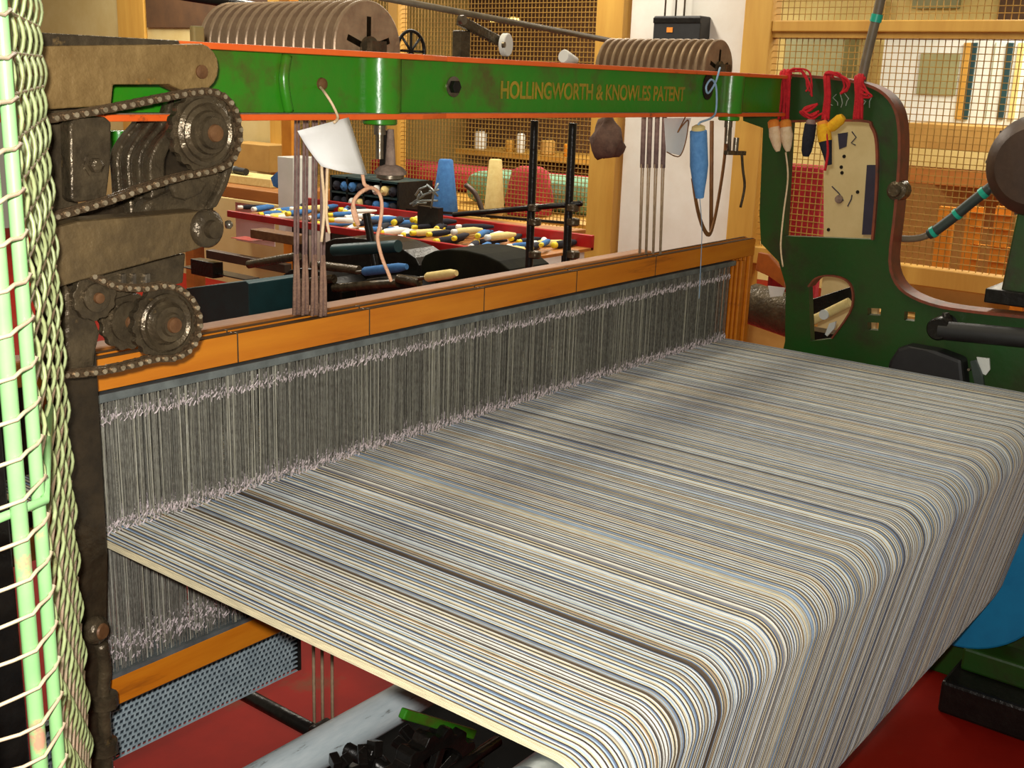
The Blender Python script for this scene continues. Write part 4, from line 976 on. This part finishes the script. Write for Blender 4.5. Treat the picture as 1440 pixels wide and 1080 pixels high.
# ================================================================== BACKGROUND: second loom and yarn store
XB = 3.4
tray = thing('pirn_tray', (XB, 2.4, 0), 'red edged iron tray full of pirns on the loom behind', 'tray')
pa = P(468, 322, 0, XB); pb_ = P(732, 364, 0, XB)
zt = (pa.z+pb_.z)/2
MB().box((XB-0.02, pb_.y, zt-0.018), (XB+0.01, pa.y+0.9, zt+0.02)).build('red_edge', 'red_metal', tray, bevel=0.003)
MB().box((XB+0.01, pb_.y, zt-0.02), (XB+0.62, pa.y+0.9, zt-0.005)).build('tray_floor', 'shelf_wood', tray)
MB().box((XB+0.60, pb_.y, zt-0.02), (XB+0.63, pa.y+0.9, zt+0.06)).build('back_edge', 'red_metal', tray, bevel=0.003)
for yy in (pb_.y+0.2, pa.y+0.5):
    MB().box((XB+0.2, yy, 0), (XB+0.27, yy+0.07, zt-0.02)).build('leg', 'iron_black', tray)
# pirns lying on the tray
rp = random.Random(21)
kinds = [('cone_cream', 'cream'), ('cone_blue', 'blue'), ('yarn_navy', 'black'), ('plastic_white', 'white'), ('yarn_navy', 'black'), ('cone_blue', 'blue'), ('yarn_navy', 'black')]
tips = [('plastic_yellow', 'yellow'), ('plastic_white', 'white'), ('plastic_yellow', 'yellow')]
names = {'cream': 0}
spots = []
yv = pb_.y+0.10
n = 0
while yv < pa.y+0.85:
    for row in range(3):
        spots.append((XB+0.12+0.19*row+rp.uniform(-.02, .02), yv+rp.uniform(-.03, .03), rp.uniform(-.7, .7), row))
    yv += 0.078
for (x, y, an, row) in spots:
    m, cn_ = rp.choice(kinds); tm_, tn = rp.choice(tips)
    r = rp.uniform(0.014, 0.021); ln = rp.uniform(0.17, 0.22)
    d = Vector((math.cos(an), math.sin(an), 0)); c0 = Vector((x, y, zt-0.005+r+0.0)); z_off = rp.choice((0, 0, 0.03))
    c0.z += z_off
    s0 = c0-d*ln*0.5
    g = 'pirns lying in the red edged tray'
    o = thing('pirn', (x, y, zt-0.005+z_off), '%s pirn with %s tip lying among others in the red edged tray' % (cn_, tn), 'pirn', '%s pirns with %s tips in the tray' % (cn_, tn))
    MB().lathe(s0, d, [(0.02, r*0.7), (0.04, r), (ln*0.7, r), (ln, r*0.45)], 12).build('yarn_body', m, o, smooth=True, auto=50)
    MB().lathe(s0, d, [(-0.012, r*0.62), (-0.008, r*0.8), (0.015, r*0.8), (0.02, r*0.6)], 10).build('tip', tm_, o, smooth=True, auto=50)
# standing cones
def std_cone(px, py_top, py_bot, x, m, label, r0, r1):
    top = P(px, py_top, 0, x); bot = P(px, py_bot, 0, x); bot = Vector((x, top.y, bot.z)); top = Vector((x, top.y, top.z))
    o = thing('yarn_cone', bot, label, 'cone')
    h = top.z-bot.z
    MB().lathe(bot, (0, 0, 1), [(0.03*h, r0*0.7), (0.10*h, r0*0.95), (0.16*h, r0), (0.98*h, r1), (h, r1*0.85)], 24).build('yarn_body', m, o, smooth=True, auto=40)
    MB().lathe(bot, (0, 0, 1), [(0, r0*0.4), (0.1*h, r0*0.5)], 16).build('cone_foot', 'plastic_yellow', o, smooth=True, auto=40)
    return bot
b1 = std_cone(697, 224, 308, 4.16, 'cone_cream', 'tall cream yarn cone standing upright behind the loom', 0.058, 0.037)
b2 = std_cone(627, 224, 308, 4.20, 'cone_blue', 'tall blue yarn cone standing upright behind the loom', 0.078, 0.043)
ck = thing('cone_rack', (4.2, b1.y+0.1, 0), 'dark iron rack bar holding the standing yarn cones', 'rack')
MB().obox((b1.x-0.02, b1.y-0.6, b1.z-0.012), (b2.x+0.02, b2.y+0.25, b2.z-0.012), 0.16, 0.022).build('rack_bar', 'shelf_wood', ck, bevel=0.004)
MB().obox((b1.x-0.10, b1.y-0.62, b1.z+0.045), (b2.x-0.12, b2.y+0.2, b2.z+0.045), 0.014, 0.014).build('guide_rod', 'iron_black', ck)
for yy in (b1.y-0.55, b2.y+0.15):
    MB().box((4.16, yy, 0), (4.22, yy+0.06, b1.z-0.026)).build('leg', 'iron_black', ck)
# tension arm cluster next to the blue cone
ta = thing('tensioner', P(600, 300, 0, 3.7), 'tangle of steel thread tensioners in front of the blue cone', 'tensioner')
for k in range(9):
    a = P(580+rp.uniform(0, 40), 262+rp.uniform(-6, 30), 0, 3.7); c2 = P(575+rp.uniform(0, 42), 275+rp.uniform(-5, 22), 0, 3.7)
    MB().tube([a, (a+c2)/2+Vector((-0.01, 0, 0.01)), c2], 0.006, 6).build('wire_arm', 'heddle_bar', ta, smooth=True)
MB().tube(smoothpath([P(655, 260, 0, 3.75), P(668, 272, 0, 3.75), P(676, 290, 0, 3.75), P(680, 305, 0, 3.75)], 5), 0.014, 8).build('bent_arm', 'motor_brown', ta, smooth=True)
MB().box(P(610, 310, 0, 3.72)+Vector((-0.02, -0.05, -0.06)), P(600, 290, 0, 3.72)+Vector((0.02, 0.05, 0))).build('mount', 'iron_black', ta)
# vertical dark stand
sdd = thing('creel_stand', P(780, 700, 0, 2.7), 'dark iron stand of two upright bars with a cross bar', 'stand')
for px in (752, 806):
    a = P(px, 165, 0, 2.7); MB().tube([(2.7, a.y, 0), (2.7, a.y, 1.54)], 0.016, 10).build('upright_bar', 'iron_black', sdd, smooth=True, auto=50)
    for py in (292, 312, 358):
        c2 = P(px, py, 0, 2.7); MB().lathe((2.7, c2.y, c2.z-0.015), (0, 0, 1), [(0, 0.02), (0.004, 0.026), (0.026, 0.026), (0.03, 0.02)], 12).build('clamp', 'iron_oily', sdd, smooth=True, auto=40)
MB().tube([P(638, 302, 0, 2.7), P(818, 286, 0, 2.7)], 0.011, 8).build('cross_bar', 'iron_black', sdd, smooth=True)
# second loom's dark castings with rounded tops
l2 = thing('second_loom', (3.1, 2.3, 0), 'dark cast iron loom bed with round topped housings behind the shafts', 'loom')
def casting(px0, px1, pyt, x, d, m, name):
    a = P(px0, pyt, 0, x); c2 = P(px1, pyt, 0, x); y0, y1 = c2.y, a.y; zt_ = (a.z+c2.z)/2; h = min(0.09, (y1-y0)*0.3)
    pts = [(x, y0, 0.25), (x, y1, 0.25), (x, y1, zt_-h)]+[(x, y1-(y1-y0)*(0.5-0.5*math.cos(PI*k/8)), zt_-h+h*math.sin(PI*k/8)) for k in range(1, 8)]+[(x, y0, zt_-h)]
    MB().prism(pts, (d, 0, 0)).build(name, m, l2, bevel=0.012)
casting(600, 722, 350, 3.02, 0.3, 'motor_green', 'housing') if 'motor_green' in MATS else None
mat('motor_green', (30, 29, 18), (20, 20, 14), 8, 0.8, spec=0.1, metal=0.0, bump=0.3)
casting(592, 722, 352, 3.02, 0.3, 'motor_green', 'housing')
casting(450, 590, 336, 3.12, 0.22, 'iron_black', 'housing')
casting(500, 610, 392, 2.85, 0.15, 'iron_black', 'gear_case')
casting(395, 480, 378, 2.9, 0.2, 'iron_black', 'gear_case')
for yy in (1.35, 2.0, 2.7, 3.2):
    MB().box((3.1, yy, 0), (3.2, yy+0.1, 0.3)).build('leg', 'iron_black', l2)
MB().box((2.86, 1.3, 0.20), (3.3, 3.4, 0.27)).build('bed', 'iron_black', l2)
MB().tube([P(515, 300, 0, 3.0), P(530, 385, 0, 3.0)], 0.020, 10).build('lever', 'iron_black', l2, smooth=True, auto=50)
MB().tube([P(470, 352, 0, 2.95), P(560, 346, 0, 2.95)], 0.03, 12).build('teal_shaft', 'teal_metal', l2, smooth=True, auto=50)
for i, (a, b_) in enumerate((((420, 398), (470, 392)), ((440, 372), (505, 380)), ((470, 405), (560, 398)), ((560, 392), (590, 398)), ((350, 372), (420, 360)))):
    MB().tube([P(a[0], a[1], 0, 2.84), P(b_[0], b_[1], 0, 2.84)], 0.022, 10).build('crank_shaft', 'iron_oily', l2, smooth=True, auto=50)
MB().box(P(345, 395, 0, 2.95), P(275, 372, 0, 3.05)).build('cross_rail', 'iron_black', l2, bevel=0.004)
MB().box(P(300, 392, 0, 2.93), P(282, 362, 0, 3.0)).build('clamp_block', 'iron_black', l2, bevel=0.004)
MB().box(P(400, 372, 0, 2.95), P(300, 362, 0, 3.0)).build('rail_bar', 'motor_brown', l2, bevel=0.004)
MB().box(P(412, 345, 0, 3.0), P(372, 320, 0, 3.1)).build('red_block', 'rust', l2, bevel=0.004)
MB().box(P(355, 340, 0, 3.0), P(345, 332, 0, 3.1)).build('small_lug', 'red_metal', l2)
# pirns on the bed
def lying(px0, py0, px1, py1, x, m, r, label):
    a = P(px0, py0, 0, x); b_ = P(px1, py1, 0, x); o = thing('pirn', (a+b_)/2-Vector((0, 0, r)), label, 'pirn'); d = b_-a; l = d.length
    MB().lathe(a, d, [(0, r*0.8), (0.01, r), (l*0.8, r), (l, r*0.6)], 14).build('yarn_body', m, o, smooth=True, auto=50)
    MB().lathe(a, -d, [(-0.005, r*0.4), (0.05, r*0.4)], 10).build('spindle_end', 'iron_oily', o, smooth=True, auto=50)
lying(512, 382, 572, 375, 2.80, 'cone_blue', 0.022, 'blue pirn lying on the dark loom bed beside peach yarn')
lying(600, 390, 642, 384, 2.80, 'cone_cream', 0.022, 'cream pirn lying on the dark loom bed just above the shaft rail')
# teal box, shelf with paper and shears
tb = thing('teal_box', P(310, 520, 0, 2.45), 'dark teal metal box with sloping top beside the lower sprocket', 'box')
y0 = P(350, 430, 0, 2.45).y; y1 = P(262, 430, 0, 2.45).y; z0 = P(345, 395, 0, 2.45).z
MB().prism([(2.45, y0, 0.3), (2.45, y1, 0.3), (2.45, y1, z0-0.10), (2.45, y0+0.02, z0), (2.45, y0, z0-0.01)], (0.3, 0, 0)).build('casing', 'teal_metal', tb, bevel=0.004)
for xx in (2.47, 2.67):
    MB().box((xx, y0+0.03, 0), (xx+0.05, y0+0.08, 0.3)).build('leg', 'iron_black', tb); MB().box((xx, y1-0.08, 0), (xx+0.05, y1-0.03, 0.3)).build('leg', 'iron_black', tb)
sf = thing('work_shelf', P(350, 290, 0, 4.2), 'brown wooden bench shelf end with raised post beside the beam', 'shelf')
a = P(300, 262, 0, 4.2); b_ = P(396, 276, 0, 4.2)
MB().box((4.2, b_.y, b_.z-0.06), (4.7, a.y+0.6, b_.z+0.02)).build('shelf_board', 'shelf_wood', sf, bevel=0.006)
MB().box((4.25, b_.y-0.05, 0), (4.33, b_.y+0.05, 2.4)).build('post', 'orange_slats', sf, bevel=0.004)
MB().box((4.3, a.y+0.4, 0), (4.4, a.y+0.5, b_.z-0.06)).build('leg', 'shelf_wood', sf)
def smallbox(name, px0, py0, px1, py1, x, d, m, label, cat, bevel=0.004):
    a = P(px0, py1, 0, x); c2 = P(px1, py0, 0, x)
    o = MB().box((x, c2.y, a.z), (x+d, a.y, c2.z)).build(name, m, None, bevel=bevel); return tag(rebase(o), label, cat)
_ps = MB().box((4.36, P(386, 255, 0, 4.4).y, b_.z+0.021), (4.62, P(318, 255, 0, 4.4).y, b_.z+0.08)).build('paper_stack', 'cone_cream', None, bevel=0.004)
tag(rebase(_ps), 'stack of yellowed paper lying on the wooden shelf', 'paper')
smallbox('wall_cabinet', 318, 205, 378, 236, 4.9, 0.25, 'tan_board', 'plain tan cabinet on the wall above the wooden shelf', 'cabinet')
smallbox('white_bin', 392, 222, 412, 330, 3.9, 0.2, 'cabinet_white', 'upright white box behind the brown lifting cords', 'box')
_ty = P(336, 245, 0, 4.45).y; _tz = b_.z+0.08+0.026
sc = thing('hand_tool', (4.45, _ty, _tz-0.026), 'dark hand tool lying on the paper stack', 'tool')
MB().tube([(4.47, _ty+0.14, _tz), (4.42, _ty-0.12, _tz)], 0.025, 10).build('grip', 'plastic_black', sc, smooth=True, auto=50)
MB().tube([(4.46, _ty+0.09, _tz), (4.45, _ty+0.03, _tz)], 0.029, 10).build('collar', 'heddle_bar', sc, smooth=True, auto=50)
bt_ = thing('blue_tool', P(402, 270, 0, 4.0), 'blue metal clamp standing at the shelf end', 'clamp')
MB().prism(poly([(380, 250), (398, 234), (408, 240), (412, 262), (400, 268), (384, 262)], 0, 4.0), (0.06, 0, 0)).build('body', 'cone_blue', bt_, bevel=0.004)
MB().lathe(P(400, 250, 0, 3.99), (-1, 0, 0), [(0, 0.03), (0.02, 0.028), (0.02, 0.01)], 12).build('dial', 'heddle_bar', bt_, smooth=True, auto=40)
smallbox('poster', 332, 292, 385, 338, 4.6, 0.01, 'paper', 'pale printed sheet pinned up under the wooden shelf', 'poster')
smallbox('green_bottle', 405, 300, 414, 316, 3.7, 0.05, 'plastic_green', 'small bright green container next to the lifting cords', 'bottle')
smallbox('low_wall_panel', 200, 290, 400, 420, 4.9, 0.1, 'wall_beige', 'beige boarded panel below the wooden shelf', 'panel')
# rack of pirns on pegs behind the paper tag
pk = thing('pirn_rack', P(470, 330, 0, 4.08), 'dark open rack with rows of pirn ends below the paper tag', 'rack')
ya = P(465, 260, 0, 4.08).y; yb = P(560, 260, 0, 4.08).y; za = P(500, 315, 0, 4.08).z; zb_ = P(500, 250, 0, 4.08).z
for k in range(4):
    z = za+(zb_-za)*k/3; MB().box((4.08, yb, z-0.012), (4.38, ya, z)).build('rack_shelf', 'teal_metal', pk)
for k in range(5):
    y = yb+(ya-yb)*k/4; MB().box((4.08, y-0.008, 0.0 if k in (0, 4) else za), (4.38, y+0.008, zb_)).build('divider', 'iron_black', pk)
MB().box((4.37, yb, za), (4.38, ya, zb_)).build('back_panel', 'teal_metal', pk)
for r_ in range(3):
    for k in range(8):
        y = yb+0.05+(ya-yb-0.1)*k/7; z = za+(zb_-za)*r_/3+0.035
        if abs(((y-yb)/((ya-yb)/4)) % 1-0.5) > 0.42: continue
        m, cn_ = kinds[(k*3+r_*2) % 7]
        o = thing('pirn', (4.16, y, za+(zb_-za)*r_/3), '%s pirn end-on in the dark rack behind the paper tag' % cn_, 'pirn', '%s pirns in the dark rack' % cn_)
        MB().lathe((4.06, y, z), (1, 0, 0), [(0, 0.012), (0.012, 0.016), (0.02, 0.030), (0.17, 0.032), (0.18, 0.02)], 12).build('yarn_body', m, o, smooth=True, auto=50)
# cloth bales behind the mesh
def bale(px0, px1, pyt, x, m, label):
    a = P(px0, pyt, 0, x); c2 = P(px1, pyt, 0, x); z1 = a.z
    o = MB().box((x, c2.y, 0.77), (x+0.5, a.y, max(z1, 0.9))).build('cloth_bale', m, None, bevel=0.09); return tag(rebase(o), label, 'bale')
struct(MB().box((XW+0.12, 2.62, 0.70), (XW+2.3, 6.5, 0.77)).build('window_sill', 'yellow_wood'))
bale(575, 700, 232, XW+1.05, 'cloth_red', 'large crimson cloth bale behind the mesh between the two cones')
bale(650, 835, 240, XW+0.50, 'cloth_teal', 'wide sage green cloth bale behind the mesh and dark stand')
o = MB().lathe(Vector((XW+0.31, P(745, 262, 0, XW+0.31).y, 0.775)), (0, 0, 1), [(0, 0.16), (0.1, 0.175), (0.30, 0.13), (0.33, 0.08)], 20).build('cloth_roll', 'cloth_red', None, smooth=True, auto=50)
tag(rebase(o), 'small crimson cloth roll in front of the sage green bale', 'cloth roll')
o = MB().box(P(838, 236, 0, XW+1.6)+Vector((0, 0, -0.40)), P(560, 228, 0, XW+2.0)+Vector((0, 0, 0.04))).build('folded_cloth', 'cloth_red', None, bevel=0.03)
tag(rebase(o), 'long folded crimson cloth stacked behind both bales', 'cloth')
# office beyond the mesh
def pane(px0, py0, px1, py1, x, d, m, name, label, cat, group=None):
    a = P(px0, py1, 0, x); c2 = P(px1, py0, 0, x)
    o = MB().box((x, min(a.y, c2.y), min(a.z, c2.z)), (x+d, max(a.y, c2.y), max(a.z, c2.z))).build(name, m, None, bevel=0.004)
    return tag(rebase(o), label, cat, group)
pane(655, -60, 845, 225, 8.3, 0.12, 'brown_panel', 'dark_curtain', 'dark brown curtained opening in the office behind the mesh', 'curtain')
zj = P(700, 212, 0, 7.7).z
for i, (px, h_, r_, m, lb) in enumerate(((675, 0.20, 0.06, 'cabinet_white', 'tall white storage jar at the end of the office shelf'), (717, 0.13, 0.045, 'yellow_wood', 'small brown storage jar between two white ones on the office shelf'), (732, 0.21, 0.04, 'cabinet_white', 'slim white storage jar beside the small brown one'), (770, 0.16, 0.07, 'tan_board', 'wide tan storage jar on the office shelf'), (801, 0.14, 0.055, 'orange_slats', 'amber storage jar beside the wide tan one'))):
    c = P(px, 212, 0, 7.7); j = thing('storage_jar', (7.7, c.y, zj), lb, 'jar')
    MB().lathe((7.7, c.y, zj), (0, 0, 1), [(0, r_*0.85), (0.01, r_), (h_*0.75, r_), (h_*0.86, r_*0.7)], 18).build('jar_body', m, j, smooth=True, auto=40)
    MB().lathe((7.7, c.y, zj+h_*0.86), (0, 0, 1), [(0, r_*0.75), (h_*0.14, r_*0.75)], 16).build('lid', 'iron_oily', j, smooth=True, auto=40)
struct(MB().box((7.55, P(845, 210, 0, 7.7).y, zj-0.05), (8.6, P(655, 210, 0, 7.7).y, zj)).build('trim_10', 'yellow_wood'))
for px, lb in ((697, 'glowing yellow lamp over the jars, nearer the white wheel'), (722, 'glowing yellow lamp over the jars, next to its twin')):
    c = P(px, 28, 0, 7.5); lm = thing('office_lamp', c, 'small glowing yellow pendant lamp in the office behind the mesh', 'lamp', 'office lamps')
    MB().lathe(c+Vector((0, 0, -0.02)), (0, 0, 1), [(0, 0.045), (0.01, 0.055), (0.035, 0.05), (0.045, 0.02)], 18).build('lamp_shade', 'paper', lm, smooth=True)
    MB().tube([c+Vector((0, 0, 0.02)), Vector((c.x, c.y, 3.4))], 0.006, 6).build('lamp_rod', 'iron_black', lm, smooth=True)
gm = bpy.data.materials.new('lamp_glow'); gm.use_nodes = True
gb_ = gm.node_tree.nodes['Principled BSDF']; gb_.inputs['Emission Color'].default_value = (1, 0.75, 0.2, 1); gb_.inputs['Emission Strength'].default_value = 2.2; gb_.inputs['Base Color'].default_value = (1, .8, .3, 1)
for o in bpy.data.objects:
    if o.name.startswith('lamp_shade'): o.data.materials.clear(); o.data.materials.append(gm)
pane(1100, 42, 1190, 110, 8.3, 0.3, 'glass_grey', 'grey_cabinet', 'olive grey office cabinet behind the mesh above the arch', 'cabinet')
gc = thing('office_cabinet', (7.8, P(1340, 178, 0, 7.6).y, 0), 'bright white cabinet with grey sheet and strips coloured as glass reflections behind the mesh', 'cabinet')
def gpart(px0, py0, px1, py1, x, d, m, name):
    a = P(px0, py1, 0, x); c2 = P(px1, py0, 0, x)
    return MB().box((x, c2.y, a.z), (x+d, a.y, c2.z)).build(name, m, gc, bevel=0.003)
gpart(1230, 45, 1450, 178, 7.6, 0.4, 'cabinet_white', 'cabinet_body')
gpart(1288, 75, 1350, 132, 7.58, 0.02, 'glass_grey', 'grey_sheet')
for a_, c_, m in ((1360, 1366, 'teal_metal'), (1385, 1400, 'glass_grey'), (1410, 1416, 'teal_metal'), (1352, 1356, 'yellow_wood'), (1425, 1432, 'office_cream')):  # vertical strips imitate reflections in the office glass
    gpart(a_, 60, c_, 168, 7.58, 0.02, m, 'reflection_strip')
_p0 = P(1230, 178, 0, 7.6); _p1 = P(1450, 178, 0, 7.6)
MB().box((7.65, _p1.y+0.1, 0), (7.95, _p0.y-0.1, min(_p0.z, _p1.z)+0.01)).build('cabinet_base', 'tan_board', gc)
pane(1095, 0, 1240, 30, 8.5, 0.1, 'office_cream', 'cream_blind', 'cream blind strip high in the office above the arch', 'blind')
pane(1282, -10, 1350, 12, 8.54, 0.06, 'glass_grey', 'hanging_sign', 'grey hanging sign plate at the top of the mesh window', 'sign')
pane(1402, -30, 1460, 32, 8.5, 0.1, 'brown_panel', 'brown_blind', 'dark brown blind high behind the mesh beside the motor', 'blind')
for i, (py0, py1) in enumerate(((182, 206), (219, 232), (247, 256))):
    pane(1266, py0, 1460, py1, 7.1, 0.545, ['tan_board', 'office_cream', 'shelf_wood'][i], 'office_shelf', ['tan shelf board under the bright office cabinet', 'cream shelf board under the tan one in the office', 'brown shelf board lowest behind the motor cable'][i], 'shelf')
ch_ = thing('slatted_rack', P(1390, 400, 0, 6.2), 'orange slatted rack behind the mesh below the motor', 'rack')
for k, px in enumerate((1325, 1365, 1405, 1440)):
    a = P(px+4, 395, 0, 6.2); c2 = P(px-4, 290, 0, 6.2); MB().box((6.2, a.y, 0), (6.24, c2.y, c2.z)).build('post', 'orange_slats', ch_)
for py in (302, 322, 346, 368):
    a = P(1440, py+4, 0, 6.2); c2 = P(1365, py-4, 0, 6.2); MB().box((6.17, a.y, a.z), (6.2, c2.y, c2.z)).build('slat', 'orange_slats', ch_)
pane(1268, 408, 1420, 450, 5.32, 0.05, 'orange_slats2' if 'orange_slats2' in MATS else 'tan_board', 'kick_panel', 'orange brown kick panel under the mesh window rail', 'panel')
# black electrical box on the pillar
eb = thing('electrical_box', P(950, 62, 0, XW), 'black electrical box with orange mark on the white pillar', 'electrical box')
a = P(917, 62, 0, XW-0.12); c2 = P(986, 22, 0, XW-0.12)
MB().box((XW-0.12, c2.y, a.z), (XW, a.y, c2.z)).build('case', 'plastic_black', eb, bevel=0.008)
MB().box((XW-0.125, c2.y, c2.z-0.04), (XW-0.115, a.y, c2.z-0.01)).build('lid_seam', 'iron_black', eb, bevel=0.002)
c = P(942, 42, 0, XW-0.12)
MB().box((XW-0.124, c.y-0.02, c.z-0.014), (XW-0.119, c.y+0.02, c.z+0.014)).build('orange_mark', 'yarn_orange', eb)
for px in (935, 950, 962):
    c = P(px, 20, 0, XW-0.06); MB().tube([(c.x, c.y, c.z-0.03), (c.x, c.y, 3.3)], 0.006, 6).build('feed_wire', 'conduit', eb, smooth=True)
